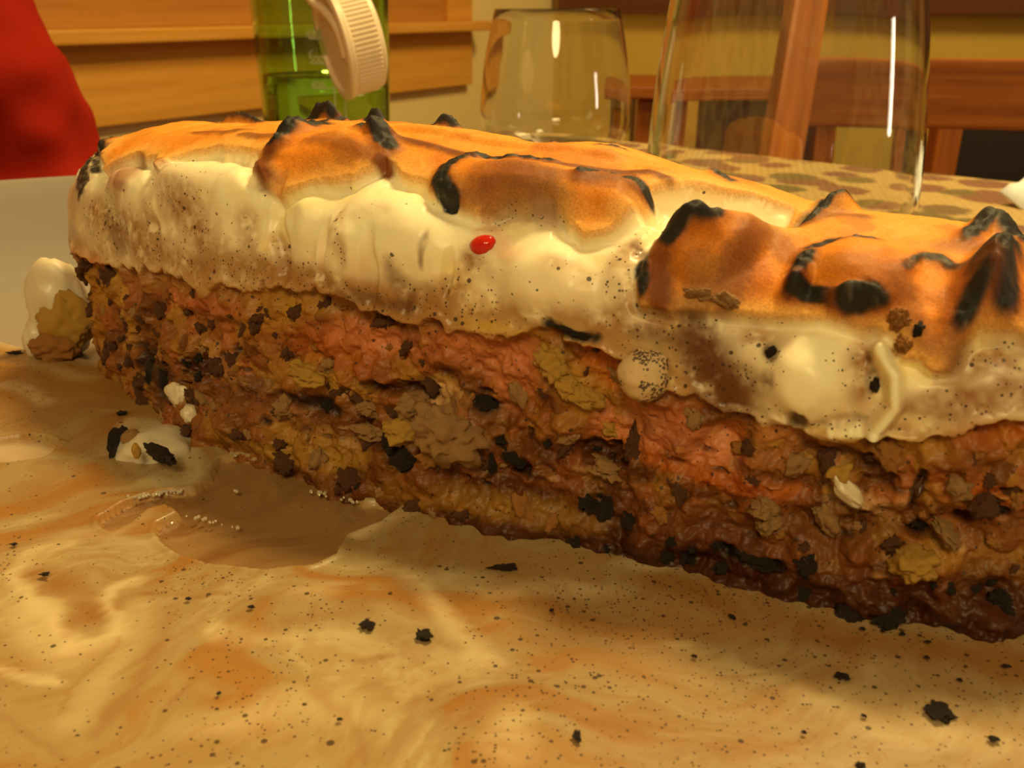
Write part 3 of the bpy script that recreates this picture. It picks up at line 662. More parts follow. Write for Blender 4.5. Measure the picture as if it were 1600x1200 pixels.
# local frame: x to the person's left side (towards the camera's right), -y forward
body = [((0, 0, .50), (.15, .12)), ((0, .01, .66), (.14, .11)), ((0, .01, .84), (.165, .115)), ((0, .0, .97), (.15, .09)), ((0, -.01, 1.05), .055), ((0, -.02, 1.10), .05), ((0, -.03, 1.20), (.075, .09)), ((0, -.03, 1.29), (.05, .06)),
        ((-.10, -.05, .49), .085), ((-.12, -.42, .48), .065), ((-.12, -.45, .08), .045), ((-.12, -.58, .04), .035),
        ((.10, -.05, .49), .085), ((.12, -.42, .48), .065), ((.12, -.45, .08), .045), ((.12, -.58, .04), .035)]
sk = skinned('body', body, [(0, 1), (1, 2), (2, 3), (3, 4), (4, 5), (5, 6), (6, 7), (0, 8), (8, 9), (9, 10), (10, 11), (0, 12), (12, 13), (13, 14), (14, 15)], skin, pe)
# fleece: torso and both sleeves as one garment
fj = [((0, 0, .47), (.190, .155)), ((0, 0, .60), (.172, .145)), ((0, .01, .76), (.168, .13)), ((0, .01, .90), (.178, .125)), ((0, 0, 1.0), (.12, .085)), ((0, -.01, 1.06), .065),
      ((.16, .0, .97), .072), ((.245, .0, .87), .060), ((.270, -.01, .71), .074), ((.19, -.16, .61), .055), ((.12, -.27, .575), .042),
      ((-.17, .0, .96), .075), ((-.235, .0, .80), .062), ((-.275, -.03, .66), .060), ((-.20, -.20, .60), .05), ((-.10, -.31, .57), .042)]
skinned('fleece', fj, [(0, 1), (1, 2), (2, 3), (3, 4), (4, 5), (3, 6), (6, 7), (7, 8), (8, 9), (9, 10), (3, 11), (11, 12), (12, 13), (13, 14), (14, 15)], red, pe, 4)
fl_ = pe.children[-1]
dt = bpy.data.textures.new('folds', 'CLOUDS'); dt.noise_scale = .06; dt.noise_depth = 1; dm = fl_.modifiers.new('folds', 'DISPLACE'); dm.texture = dt; dm.strength = .035; dm.texture_coords = 'LOCAL'
skinned('trousers', [((0, 0, .47), (.165, .13)), ((-.10, -.06, .48), .098), ((-.12, -.42, .48), .078), ((-.12, -.45, .12), .06), ((.10, -.06, .48), .098), ((.12, -.42, .48), .078), ((.12, -.45, .12), .06)], [(0, 1), (1, 2), (2, 3), (0, 4), (4, 5), (5, 6)], jean, pe)
skinned('hair', [((0, .01, 1.20), (.088, .085)), ((0, .0, 1.28), (.080, .085)), ((0, -.02, 1.315), (.05, .06)), ((0, .05, 1.12), (.06, .04))], [(0, 1), (1, 2), (0, 3)], hair, pe)
for sgn, wx, wy, wz in ((1, .12, -.27, .575), (-1, -.10, -.31, .57)):
    hj = [((wx, wy + .01, wz), .026), ((wx - .03 * sgn, wy - .06, wz - .005), (.036, .018))]; he = [(0, 1)]
    for f in range(4):
        b = (wx - .03 * sgn - .024 + .016 * f, wy - .085, wz - .008); L = (.030, .036, .034, .026)[f]; k = len(hj)
        hj += [(b, .0095), ((b[0] - .004 * sgn, b[1] - L, b[2] - .008), .0085), ((b[0] - .006 * sgn, b[1] - L - .02, b[2] - .024), .007)]; he += [(1, k), (k, k + 1), (k + 1, k + 2)]
    k = len(hj); hj += [((wx + .005 * sgn, wy - .05, wz), .011), ((wx + .02 * sgn * -1, wy - .10, wz + .012), .009)]; he += [(0, k), (k, k + 1)]
    skinned('hand', hj, he, skin, pe)
# the seat that carries the person
se = empty('kitchen_chair', (-.566, .575, FZ), R(48)); tag(se, 'wooden chair carrying the person in red, hidden below the table edge', 'chair')
def lb(name, c, s): return box_obj(name, c, s, redwood, se, None, .004)
lb('seat', (0, 0, .345), (.44, .42, .03))
for x in (-.19, .19):
    for y in (-.18, .19): lb('leg', (x, y, .164), (.035, .035, .328))
    lb('back_post', (x, .215, .60), (.03, .03, .48))
lb('back_rail', (0, .215, .78), (.36, .02, .09)); lb('back_rail', (0, .215, .60), (.36, .02, .05))

# ------------------------------------------------------------------ napkin at the right edge
paper = mat('white_paper', (.80, .88, .95), .8)
nk = at(1612, 262, dist=.60); bm = bmesh.new(); bmesh.ops.create_grid(bm, x_segments=14, y_segments=14, size=.04)
rn = random.Random(4)
for v in bm.verts:
    x, y = v.co.x / .04, v.co.y / .04; v.co.z = .034 * (1 - abs(x) ** 1.5) * (.75 + .25 * math.cos(y * 5)) + .004 * math.sin(9 * x + 4 * y); v.co.x *= .85 - .25 * (1 - abs(x))
bmesh.ops.solidify(bm, geom=bm.faces, thickness=.0012)
no = bm_obj('paper_napkin', bm, paper, None, True); no.location = (nk.x + .043, nk.y, Zt + .004); no.rotation_euler = (0, 0, R(15))
tag(no, 'crumpled white paper napkin on the tablecloth at the right edge', 'napkin')

# ------------------------------------------------------------------ stemless glasses
clear = mat('clear_glass', (.97, .975, .96), .0); b_ = clear.node_tree.nodes['Principled BSDF']; b_.inputs['Transmission Weight'].default_value = 1; b_.inputs['IOR'].default_value = 1.5
def stemless(name, c, RM, RT, H, label, hw=.25):
    base = .034 * RM / .0575; hz = H * hw
    pts = [(0, .0), (base, .0), (base + .004, .0012)]
    for k in range(1, 9):
        a = k / 8 * math.pi / 2; pts.append((base + .004 + (RM - base - .004) * math.sin(a), .0012 + (hz - .0012) * (1 - math.cos(a))))
    for k in range(1, 11):
        q = k / 10; pts.append((RM + (RT - RM) * (q ** 1.75), hz + (H - hz) * q))
    inner = [(r - .0016, z) for r, z in pts[3:]]
    inner = [(max(r, 0), max(z, .0045)) for r, z in inner]
    inner[-1] = (RT - .0013, H - .0003)
    prof = pts + [(RT - .0006, H + .0005)] + inner[::-1]
    last = inner[0]; prof += [(last[0] * .8, .0042), (0, .004)]
    o = lathe(name, prof, clear, None, 128); o.location = (c.x, c.y, Zt + .0003)
    tag(o, label, 'glass', 'stemless drinking glasses'); return o
g1 = at(869, 100, dist=.79); g2 = at(1226, 190, dist=.435)
stemless('stemless_glass', g1, .0580, .0465, .1030, 'smaller-looking empty stemless glass standing farther back, right of the green bottle', .24)
stemless('stemless_glass', g2, .0560, .0465, .1250, 'large empty stemless glass close behind the cake, cut off by the top of the picture', .24)

# ------------------------------------------------------------------ green water bottle with its open loop cap
greenp = mat('green_bottle_plastic', (.58, .90, .36), .02); b_ = greenp.node_tree.nodes['Principled BSDF']; b_.inputs['Transmission Weight'].default_value = 1; b_.inputs['IOR'].default_value = 1.45
waterm = mat('water', (.93, 1, .90), .0); b_ = waterm.node_tree.nodes['Principled BSDF']; b_.inputs['Transmission Weight'].default_value = 1; b_.inputs['IOR'].default_value = 1.33
ivory = mat('ivory_plastic', (.84, .70, .50), .38); ivory.node_tree.nodes['Principled BSDF'].inputs['Subsurface Weight'].default_value = 0
white_print = mat('white_print', (.50, .56, .36), .7)
bc = at(506, 100, dist=.725); bo = empty('water_bottle', (bc.x, bc.y, Zt)); tag(bo, 'green transparent water bottle half full of water, with an ivory loop cap hanging open', 'bottle')
rb = lambda z: .0425 + .0035 * min(z / .11, 1)
out = [(0, .0003), (.036, .0003), (.0405, .003), (rb(.01), .009)] + [(rb(z), z) for z in (.03, .05, .07, .09, .11, .14, .158)] + [(.044, .168), (.036, .178), (.0295, .184), (.0285, .200), (.0265, .200), (.0262, .183)]
inn = [(.034, .176), (.042, .166)] + [(rb(z) - .0022, z) for z in (.158, .14, .11, .09, .07, .05, .03)] + [(rb(.01) - .0022, .012), (.037, .006), (0, .005)]
bbody = lathe('bottle_body', out + inn, greenp, bo, 128)
wl = .046 - Zt
lathe('water', [(0, .0058), (.0365, .0066), (rb(.01) - .0027, .0125)] + [(rb(z) - .0026, z) for z in (.03, .05)] + [(rb(wl) - .0026, wl + .001), (rb(wl) - .0045, wl), (0, wl)], waterm, bo, 128)
bdir = math.atan2(-bc.y, -bc.x)           # from the bottle towards the viewer's seat
def on_bottle(px, z, extra=.0004):
    off = (px - 507) / 1550 * .73; r = rb(z) + extra; a = bdir + math.asin(max(-1, min(1, off / r)))
    return Vector((r * math.cos(a), r * math.sin(a), z)), a
def zpx(py): d = at(507, py, dist=.68); return d.z - Zt
for txt, py in (('600', 54), ('500', 93), ('400', 133)):
    fc = bpy.data.curves.new('scale_number', 'FONT'); fc.body = txt; fc.size = .0062; fc.align_x = 'CENTER'; fc.align_y = 'CENTER'; fc.materials.append(white_print)
    f = bpy.data.objects.new('scale_number', fc); COL.objects.link(f); f.parent = bbody
    p, a = on_bottle(497, zpx(py)); f.location = p; f.rotation_euler = (R(90), 0, a + R(90))
    f['label'] = 'white printed number ' + txt
def mark(px0, px1, py0, py1, name='scale_mark'):
    n = max(2, int(abs(px1 - px0) / 4)); bm = bmesh.new(); th = .00035
    if abs(px1 - px0) > 3:
        z = zpx(py0); ring = [on_bottle(px0 + (px1 - px0) * k / n, z)[0] for k in range(n + 1)]
        vs = [(bm.verts.new(p + Vector((0, 0, th))), bm.verts.new(p - Vector((0, 0, th)))) for p in ring]
    else:
        vs = []
        for k in range(9):
            z = zpx(py0 + (py1 - py0) * k / 8); p, a = on_bottle(px0, z); s = Vector((-math.sin(a), math.cos(a), 0)) * th; vs.append((bm.verts.new(p + s), bm.verts.new(p - s)))
    for (a, b), (c, d) in zip(vs[:-1], vs[1:]): bm.faces.new((a, b, d, c))
    bm_obj(name, bm, white_print, bbody)
for py in (60, 99, 138): mark(489, 518, py, py)
mark(535, 559, 151, 151); mark(535, 545, 130, 130)
mark(519, 519, 85, 205); mark(533, 533, 105, 205)
# cap
cc = at(549, 60, dist=.655) - Vector((bc.x, bc.y, Zt))
cap_e = bpy.data.objects.new('cap', None); 
right = Vector((1, 0, 0)); upv = Vector((0, _PS, _PC)); fw = Vector((0, _PC, -_PS))
axis = (right * -.90 + upv * -.34 - fw * .30).normalized()
Mq = axis.to_track_quat('Z', 'Y').to_matrix().to_4x4()
vs = []; fs = []; n = 288; prof = [(0, -.012, 0), (.029, -.012, 0), (.0318, -.0105, 0), (.0325, -.008, 0), (.0325, -.0078, 1), (.0325, .0075, 1), (.0325, .0077, 0), (.0345, .009, 0), (.0348, .0125, 0), (.033, .0135, 0), (.030, .0135, 0), (.0298, .011, 0), (0, .011, 0)]
for i in range(n):
    a = 2 * math.pi * i / n
    for r, z, rib in prof:
        rr = r + (.0007 * (1 if (i // 2) % 2 else -.3) if rib else 0)
        vs.append((rr * math.cos(a), rr * math.sin(a), z))
k = len(prof)
for i in range(n):
    for j in range(k - 1): fs.append((i * k + j, ((i + 1) % n) * k + j, ((i + 1) % n) * k + j + 1, i * k + j + 1))
cap = mesh_obj('cap', vs, fs, ivory, bo); cap.matrix_basis = Matrix.Translation(cc) @ Mq; cap['label'] = 'ivory screw cap with a ribbed grip, hanging open'
bm = bmesh.new(); bm.from_mesh(cap.data); bmesh.ops.remove_doubles(bm, verts=bm.verts, dist=1e-6); bmesh.ops.recalc_face_normals(bm, faces=bm.faces); bm.to_mesh(cap.data); bm.free()
rel = lambda px, py, d: at(px, py, dist=d) - Vector((bc.x, bc.y, Zt))
st_ = tube('cap_strap', [rel(540, 88, .638), rel(527, 45, .634), rel(508, 18, .64), rel(486, 0, .65), rel(470, -40, .675), rel(480, -90, .70), (-.005, -.0275, .186)], .0026, ivory, bo)
lathe('neck_ring', [(.0290, .186), (.0315, .186), (.0315, .190), (.0290, .190)], ivory, bo, 64, closed=True)

# ------------------------------------------------------------------ plate
china = mat('white_china', (.29, .25, .20), .28)
t = NT(china); t.bump(t.n('ShaderNodeTexNoise', Vector=t.coord((30, 30, 30)), Scale=1.).outputs['Fac'], .05, .001)
PCX, PCY, PR = -.09, .19, .212
pl = lathe('serving_plate', [(0, -.002), (.188, -.002), (.192, -.001), (.2, .008), (.208, .021), (.2115, .028), (.2135, .029), (.2148, .0275), (.2115, .020), (.204, .006), (.194, -.0075), (.150, -.009), (.148, Zt + .0006), (.142, Zt + .0006), (.140, -.007), (0, -.007)], china, None, 256)
pl.location = (PCX, PCY, 0); tag(pl, 'large round pale china plate with a raised rim under the cake', 'plate')

# ------------------------------------------------------------------ melted ice cream on the plate
def food_mat(name, sub=.0, rough=.5, speck=True, coat=0., grain=.25, gscale=1800., gdist=.0004, toast=False):
    m = mat(name, (.8, .6, .4), rough); t = NT(m); t.b.inputs['Specular IOR Level'].default_value = .3
    a = t.n('ShaderNodeAttribute', _attribute_name='col').outputs['Color']
    co_ = t.coord((1, 1, 1))
    if speck:
        sd = t.n('ShaderNodeAttribute', _attribute_name='speck').outputs['Fac']
        for sc_, lim in ((1700., .42), (800., .36), (420., .26)):
            vo = t.n('ShaderNodeTexVoronoi', Vector=co_, Scale=sc_)
            sp_ = t.n('ShaderNodeSeparateColor', Color=vo.outputs['Color'])
            on = t.math('LESS_THAN', sp_.outputs[0], t.math('MULTIPLY', sd, .55 if sc_ > 1000 else (.26 if sc_ > 500 else .04)))
            sz_ = t.math('MULTIPLY', sp_.outputs[1], lim)
            near = t.math('LESS_THAN', vo.outputs['Distance'], sz_)
            a = t.mix(t.math('MULTIPLY', t.math('MULTIPLY', on, near), .85), a, (.045, .022, .012))
    n1 = t.n('ShaderNodeTexNoise', Vector=co_, Scale=gscale, Detail=3.)
    if toast:
        a = t.mix(.8, a, t.ramp(n1.outputs['Fac'], [(.3, (.62, .56, .5)), (.7, (1, 1, 1))]), 'MULTIPLY')
    t.l(a, t.b.inputs['Base Color']); t.bump(n1.outputs['Fac'], grain, gdist)
    if sub:
        t.b.inputs['Subsurface Weight'].default_value = sub; t.b.inputs['Subsurface Radius'].default_value = (1, .6, .35); t.b.inputs['Subsurface Scale'].default_value = .003
    t.b.inputs['Coat Weight'].default_value = coat; t.b.inputs['Coat Roughness'].default_value = .15
    return m
def lerp(a, b, m): return a + (np.asarray(b, np.float32) - a) * m[..., None]
# the sheet: rows closer together in the front, where the plate lies nearest
xs = np.linspace(-.262, .104, 760); q = np.linspace(0, 1, 600); ys = .062 + .245 * (q * .62 + .38 * q * q)
X, Y = np.meshgrid(xs, ys, indexing='ij'); P3 = np.stack([X, Y, X * 0], -1).astype(np.float32)
wx = fbm(P3, .035, 3, 11); wy = fbm(P3, .035, 3, 12)
Pw = P3 + np.stack([wx, wy, wx * 0], -1) * .020
aniso = np.stack([Pw[..., 0] * .8 + Pw[..., 1] * .6, (Pw[..., 1] * .8 - Pw[..., 0] * .6) * 2.6, X * 0], -1)
sw = fbm(aniso, .022, 5, 13, .58); sw2 = fbm(aniso + .3, .011, 4, 14, .6); fine = fbm(P3, .0035, 3, 15)
col = np.zeros(X.shape + (3,), np.float32) + np.array([.355, .25, .108], np.float32)
col = lerp(col, (.34, .16, .035), sst(.05, .75, sw + .1)); col = lerp(col, (.45, .345, .17), sst(.1, .8, -sw))
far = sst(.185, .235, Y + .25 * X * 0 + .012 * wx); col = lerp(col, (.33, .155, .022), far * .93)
rightside = sst(-.02, .06, X) * (1 - far); col = lerp(col, (.42, .29, .15), rightside * .5)
col = lerp(col, (.30, .13, .03), sst(.25, .5, np.abs(sw2) * 1.2) * .28)
line = 1 - sst(.0, .05, np.abs(sw2 + .1)); col = lerp(col, (.33, .16, .045), line * .35)
relief = sw * .00012 + fine * .00003
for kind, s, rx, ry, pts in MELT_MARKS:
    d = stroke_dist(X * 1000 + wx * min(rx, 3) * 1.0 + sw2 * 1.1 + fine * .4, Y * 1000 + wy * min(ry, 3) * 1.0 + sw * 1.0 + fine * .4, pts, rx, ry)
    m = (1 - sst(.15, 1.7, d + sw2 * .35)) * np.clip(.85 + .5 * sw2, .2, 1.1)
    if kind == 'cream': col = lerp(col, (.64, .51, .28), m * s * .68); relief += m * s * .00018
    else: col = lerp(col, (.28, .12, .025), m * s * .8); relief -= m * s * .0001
sd = poly_sd(X * 1000 + fine * .4, Y * 1000 + fine * .4, PUDDLE_A); sd2 = poly_sd(X * 1000, Y * 1000, PUDDLE_B)
pm = np.minimum(sd, sd2)
edge = np.exp(-((pm - .9) / .8) ** 2); relief += edge * .00055
bank = 1 - sst(.0, 1.0, pm); relief -= .0014 * bank
col = lerp(col, (.46, .25, .09), np.exp(-((pm - .1) / .35) ** 2) * .8)
pudcol = np.zeros_like(col) + np.array([.30, .17, .065], np.float32); pudcol = lerp(pudcol, (.22, .10, .032), sst(-.2, .8, sw)); 
pudcol = lerp(pudcol, (.52, .40, .24), 1 - sst(-2.5, 1, sd2))
col = lerp(col, pudcol, 0 * pm) if False else np.where((pm < 0)[..., None], pudcol, col)
# outer shore of the melt, where the bare plate starts
shore = [tuple(at(px, py, 0.).xy * 1000) for px, py in ((-330, 500), (-150, 512), (0, 527), (60, 545), (110, 556), (180, 560))] + [(0, 262), (60, 262), (140, 262), (140, 20), (-300, 20)]
ss_ = poly_sd(X * 1000 + wx * 3, Y * 1000 + wy * 3 + fine * .5, shore); relief -= .0022 * sst(-3., 2.0, ss_) + .001 * sst(-1.5, 2.5, ss_)
col = lerp(col, (.50, .38, .22), sst(-9, -1, ss_) * .8)
rr = np.hypot(X - PCX, Y - PCY); relief += np.maximum(rr - .188, 0) * 0
relief -= .0022 * sst(.1865, .190, rr)
speck = .16 + .5 * sst(.1, .9, fbm(P3, .018, 2, 21)) + .25 * rightside
speck = np.where(pm < 0, .02, speck)
Pm = np.stack([X, Y, relief], -1)
uu = (X - ORG[0]) * AX[0] + (Y - ORG[1]) * AX[1]; bb = (X - ORG[0]) * BX[0] + (Y - ORG[1]) * BX[1]
under = (bb > .010) & (bb < .055) & (uu > .01) & (uu < .2)
fc = lambda a: a[:-1, :-1]
keep = fc(rr < .1905) & ~fc(under) & fc(ss_ < 6)
pud = fc(pm < .05)
m_melt = food_mat('melted_ice_cream', sub=.15, rough=.42, coat=.12, grain=.06, gscale=900.)
m_pud = food_mat('thin_puddle', rough=.10, coat=.6, grain=.02, gscale=300.)
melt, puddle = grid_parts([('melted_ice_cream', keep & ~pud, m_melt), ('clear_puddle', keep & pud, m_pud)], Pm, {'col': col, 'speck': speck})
tag(melt, 'tan melted ice cream with cream and brown swirls, flooding the white plate', 'melted ice cream', kind='stuff')
tag(puddle, 'brownish clear puddle opened in the melted ice cream in front of the cake', 'puddle', kind='stuff')

# ------------------------------------------------------------------ the baked cake: one relief, split into its parts
nu, nv = 1280, 560
ug = np.linspace(U0, U1, nu); vq = np.linspace(0, 1, nv); vg = np.where(vq < .955, vq / .955 * .92, .92 + (vq - .955) / .045 * .08)
U, V = np.meshgrid(ug, vg, indexing='ij'); Bs = base_surface(U, V)
du = np.gradient(Bs, axis=0); dv_ = np.gradient(Bs, axis=1); Nn = np.cross(du, dv_); Nn /= np.linalg.norm(Nn, axis=-1, keepdims=True) + 1e-12
Bs32 = Bs.astype(np.float32); um = (U * 1000).astype(np.float32); vm = (V * 1000).astype(np.float32)
n_big = fbm(Bs32, .022, 3, 31); n_mid = fbm(Bs32, .008, 3, 33); n_fine = fbm(Bs32, .0028, 3, 35); n_xf = fbm(Bs32, .0012, 2, 36)
w_lump, w_id = worley(Bs32 + (n_mid[..., None] * .0008), .0046, 41); w_s, w_sid = worley(Bs32, .0018, 43)
VS = .105                                                          # mm of girth per v unit, to measure distances in one unit
def psd(poly): return poly_sd(um + n_mid * .9 + n_fine * .5, (vm + n_mid * 8 + n_fine * 4) * VS, [(a, b * VS) for a, b in poly])
crust_d = np.minimum(psd(CRUST_A), psd(CRUST_B))
crust = 1 - sst(-.9, .7, crust_d)
for kind, s, rx, ry, pts in EXTRA_MARKS:
    if kind == 'gap': crust = crust * sst(.75, 1.25, stroke_dist(um, vm, pts, rx, ry) + n_mid * .15 + n_fine * .1); crust_soft = 1 - sst(-5.5, .8, crust_d)
fl_line = np.interp(um, [a for a, b in FOAM_LINE], [b for a, b in FOAM_LINE])
foam_d = (vm - fl_line + n_mid * 26 + n_big * 14 + n_fine * 10) * VS              # mm above the foot of the meringue
foam = sst(-.5, .6, foam_d); fill = 1 - foam
# --- colour
white = np.zeros(U.shape + (3,), np.float32) + np.array([.98, .86, .58], np.float32)
white = lerp(white, (1., .82, .36), sst(.1, .9, n_mid) * .6)
stain = sst(15., 1., foam_d) * (.82 + .45 * n_big + .4 * n_mid)
white = lerp(white, (.46, .25, .08), np.clip(stain * (.8 + .5 * n_fine), 0, .9))
toast = np.zeros_like(white) + np.array([.90, .30, .018], np.float32)
flat = sst(.70, .86, V + .05 * n_mid); toast = lerp(toast, (1., .46, .055), flat * .7)
toast = lerp(toast, (.66, .17, .012), sst(.0, .8, n_mid) * .65); toast = lerp(toast, (1., .50, .08), sst(.35, 1., -n_mid) * .6)
toast = lerp(toast, (1., .60, .16), (1 - crust_soft) * .8)
# filling: crumb of yellow sponge, pink ice cream and chocolate crumbs
fcol = np.zeros_like(white) + np.array([.36, .145, .03], np.float32)
fcol = np.where((w_id < .30)[..., None], np.array([.52, .30, .05], np.float32), fcol)
fcol = np.where(((w_id > .3) & (w_id < .5))[..., None], np.array([.52, .19, .06], np.float32), fcol)
fcol = np.where((w_id > .84)[..., None], np.array([.10, .03, .01], np.float32), fcol)
fcol = fcol * .6 + .4 * (np.array([.38, .155, .03], np.float32) + n_mid[..., None] * np.array([.12, .09, .05], np.float32))
low = sst(.27, .05, V + .05 * n_mid) * sst(40, 150, um); fcol = lerp(fcol, (.085, .020, .003), low * .9)  # dark chocolate layer low on the right, overhang shade painted in with it
fcol = lerp(fcol, (.24, .09, .03), sst(.35, .62, w_s) * .30)
seam = np.exp(-((foam_d + .9) / 1.6) ** 2) * (.75 + .3 * n_mid)
fcol = lerp(fcol, (.46, .23, .06), np.clip(seam, 0, 1) * .8); white = lerp(white, (.44, .22, .055), np.clip(seam * 1.2, 0, 1) * .8)
# --- relief (metres, outwards)
h = n_big * .0010 * foam + n_mid * (.00010 + .00030 * fill)
rough_f = (n_mid * .0021 + n_fine * .0008 + n_xf * .00018 + (.45 - w_lump) * .0016 + (.4 - w_s) * .00025)
h = h + fill * (rough_f - .0012)
h = h + crust * .0017 - np.exp(-((crust_d - 1.2) / 1.1) ** 2) * .0010 * foam + crust * (n_fine * .00012)
h = h + .0008 * np.exp(-((foam_d - 1.2) / 1.5) ** 2)
flute = np.sin(um * .52 + n_big * 3.0 + n_mid) * (1 - crust) * foam * sst(1, 5, foam_d); h = h + flute * .00028
h = h - fill * .0025 * np.exp(-(um + 12) / 8.) * sst(.55, .1, V)
col = lerp(lerp(fcol, (0, 0, 0), 0 * foam), (0, 0, 0), 0 * foam)
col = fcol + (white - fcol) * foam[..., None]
col = col + (toast - col) * (crust * foam)[..., None]
foot = np.ones_like(um)
speck = np.clip(.03 + .5 * stain * sst(-.3, .8, n_mid), 0, 1) * foam * (1 - crust) + fill * .35
K = {'char': ((.022, .020, .018), .00125), 'brown': ((.26, .075, .015), .0003), 'tan': ((.36, .17, .045), -.0001), 'choc': ((.13, .042, .012), -.0003),
     'dark': ((.022, .014, .012), -.0009), 'hole': ((.08, .022, .006), -.0028), 'yellow': ((.62, .38, .06), .0006), 'pink': ((.68, .25, .11), .0006),
     'orange': ((.56, .15, .015), .0001), 'cream': ((.70, .44, .20), .0010), 'brownlayer': ((.36, .17, .05), 0.), 'bump': (None, .0022), 'foam': ((.98, .86, .58), .0008)}
order = ['bump', 'brownlayer', 'yellow', 'orange', 'pink', 'tan', 'foam', 'cream', 'choc', 'hole', 'brown', 'char', 'dark']
charm = np.zeros_like(um)
rk = random.Random(11)
for k in range(150):                       # chocolate crumbs lying in an uneven dark seam between the layers
    u_ = rk.uniform(0, 222); v_ = float(np.interp(u_, [a for a, b in DARK_SEAM], [b for a, b in DARK_SEAM])) + rk.gauss(0, 42)
    EXTRA_MARKS.append((rk.choice(('dark', 'choc', 'hole', 'choc', 'cream', 'yellow')), rk.uniform(.6, 1), rk.uniform(.4, 1.9), rk.uniform(3, 13), [(u_, max(v_, 20))]))
for kind, s, rx, ry, pts in sorted([e for e in CAKE_MARKS + EXTRA_MARKS if e[0] != 'gap'], key=lambda e: order.index(e[0])):
    pu = [p[0] for p in pts]; pv = [p[1] for p in pts]
    i0, i1 = np.searchsorted(ug * 1000, [min(pu) - rx * 2.2, max(pu) + rx * 2.2]); j0, j1 = np.searchsorted(vg * 1000, [min(pv) - ry * 2.2, max(pv) + ry * 2.2])
    if i1 <= i0 or j1 <= j0: continue
    S = (slice(i0, i1), slice(j0, j1)); c, dh = K[kind]
    if kind == 'char': rx *= 1.2; ry *= 1.2
    d = stroke_dist(um[S], vm[S], pts, rx, ry)
    ragged = .30 if kind in ('tan', 'choc', 'yellow', 'pink', 'orange', 'cream', 'hole', 'dark') else .16
    m = 1 - sst(.30, 1.60, d + n_mid[S] * ragged + n_fine[S] * ragged * 1.1 + n_xf[S] * ragged * .6)
    mh = 1 - sst(.30, 1.60, d + n_mid[S] * .1)
    if kind == 'char':
        halo = (1 - sst(.5, 2.15, d + n_mid[S] * .3 + n_fine[S] * .15)) * s * crust[S]; col[S] = lerp(col[S], (.30, .07, .008), halo * .9); charm[S] = np.maximum(charm[S], m * s)
        sz = min(rx, ry * VS); h[S] += (1 - sst(.0, 2.0, d)) * s * min(.0022, sz * .0007) * (1 + .0 * d)
    else: h[S] += (m if kind in ('dark', 'hole', 'yellow') else mh) * s * dh
    if c is not None:
        mm = m * s
        if kind in ('yellow', 'pink', 'orange', 'cream', 'brownlayer'): mm = mm * (.72 + .28 * sst(.6, .1, w_lump[S]))
        if kind in ('tan', 'choc'): mm = mm * np.clip(.85 + .5 * n_fine[S] + .35 * n_xf[S], .15, 1.2)
        if kind == 'tan': speck[S] += mm * .9
        if kind == 'choc': speck[S] += mm * .8
        if kind == 'char':
            cc_ = np.zeros(m.shape + (3,), np.float32) + np.array(c, np.float32); cc_ += sst(.5, 1.1, n_fine[S])[..., None] * np.array([.10, .095, .085], np.float32)
            col[S] = col[S] + (cc_ - col[S]) * sst(.22, .75, mm + n_xf[S] * .12)[..., None]
        else: col[S] = lerp(col[S], c, np.clip(mm, 0, 1))
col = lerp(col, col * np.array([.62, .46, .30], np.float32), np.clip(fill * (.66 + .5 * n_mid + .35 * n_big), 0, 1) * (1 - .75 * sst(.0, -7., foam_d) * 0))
col = lerp(col, col * np.array([.45, .32, .22], np.float32), fill * sst(.19, .03, V + .06 * n_mid) * (.10 + .90 * sst(85, 165, um)))  # foot of the chocolate layer darkened further, overhang shade put into the colour
h = h + charm * (n_fine * .0003 + n_xf * .0003)
h = h * (1 - .9 * sst(.95, 1, V)) ; h = h * sst(0, 12, (U1 - U) * 1000)
Pc = Bs + Nn * h[..., None]
Pc[..., 2] = np.where(V < .02, np.minimum(Pc[..., 2], .0005), Pc[..., 2])
SURF = (ug, vg, Pc, Nn)
def on_cake(u_mm, v, out=0.):
    i = int(np.clip(np.searchsorted(ug, u_mm / 1000), 1, nu - 2)); j = int(np.clip(np.searchsorted(vg, v / 1000), 1, nv - 2))
    return Vector(Pc[i, j] + Nn[i, j] * out), Vector(Nn[i, j]), Vector(col[i, j])
m_crust = food_mat('toasted_meringue', sub=.12, rough=.62, speck=False, grain=.25, gscale=2600., gdist=.0002, toast=True)
m_white = food_mat('white_meringue', sub=.5, rough=.42, coat=.15, grain=.12, gscale=1500.)
m_fill = food_mat('crumbly_filling', sub=.12, rough=.5, coat=.04, grain=.35, gscale=1100., gdist=.0005)
fcr = fc((crust * foam) > .45); ffo = fc(foam > .5) & ~fcr
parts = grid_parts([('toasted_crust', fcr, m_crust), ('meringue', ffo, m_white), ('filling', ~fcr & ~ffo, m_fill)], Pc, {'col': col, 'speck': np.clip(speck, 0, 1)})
cake = empty('baked_cake', (0, .2, 0)); tag(cake, 'long slab of crumbly ice cream cake under a scorched meringue crust, on the plate', 'cake')
for o, lab in zip(parts, ('orange-brown toasted crust with blackened peaks', 'soft white meringue', 'crumbly layers of yellow sponge, pink ice cream and chocolate crumbs')):
    o.parent = cake; o.location = (0, -.2, 0); o['label'] = lab
# closed ends
for i in (0, nu - 1):
    ring = Pc[i][::8]; c = ring.mean(0); vs = [tuple(c)] + [tuple(p) for p in ring]; n = len(ring)
    e = mesh_obj('end_cut', vs, [(0, k + 1, (k + 1) % n + 1) for k in range(n)], m_fill, cake); e.location = (0, -.2, 0)
    ca = e.data.color_attributes.new('col', 'FLOAT_COLOR', 'POINT'); ca.data.foreach_set('color', np.tile(np.array([.6, .33, .1, 1], np.float32), n + 1))

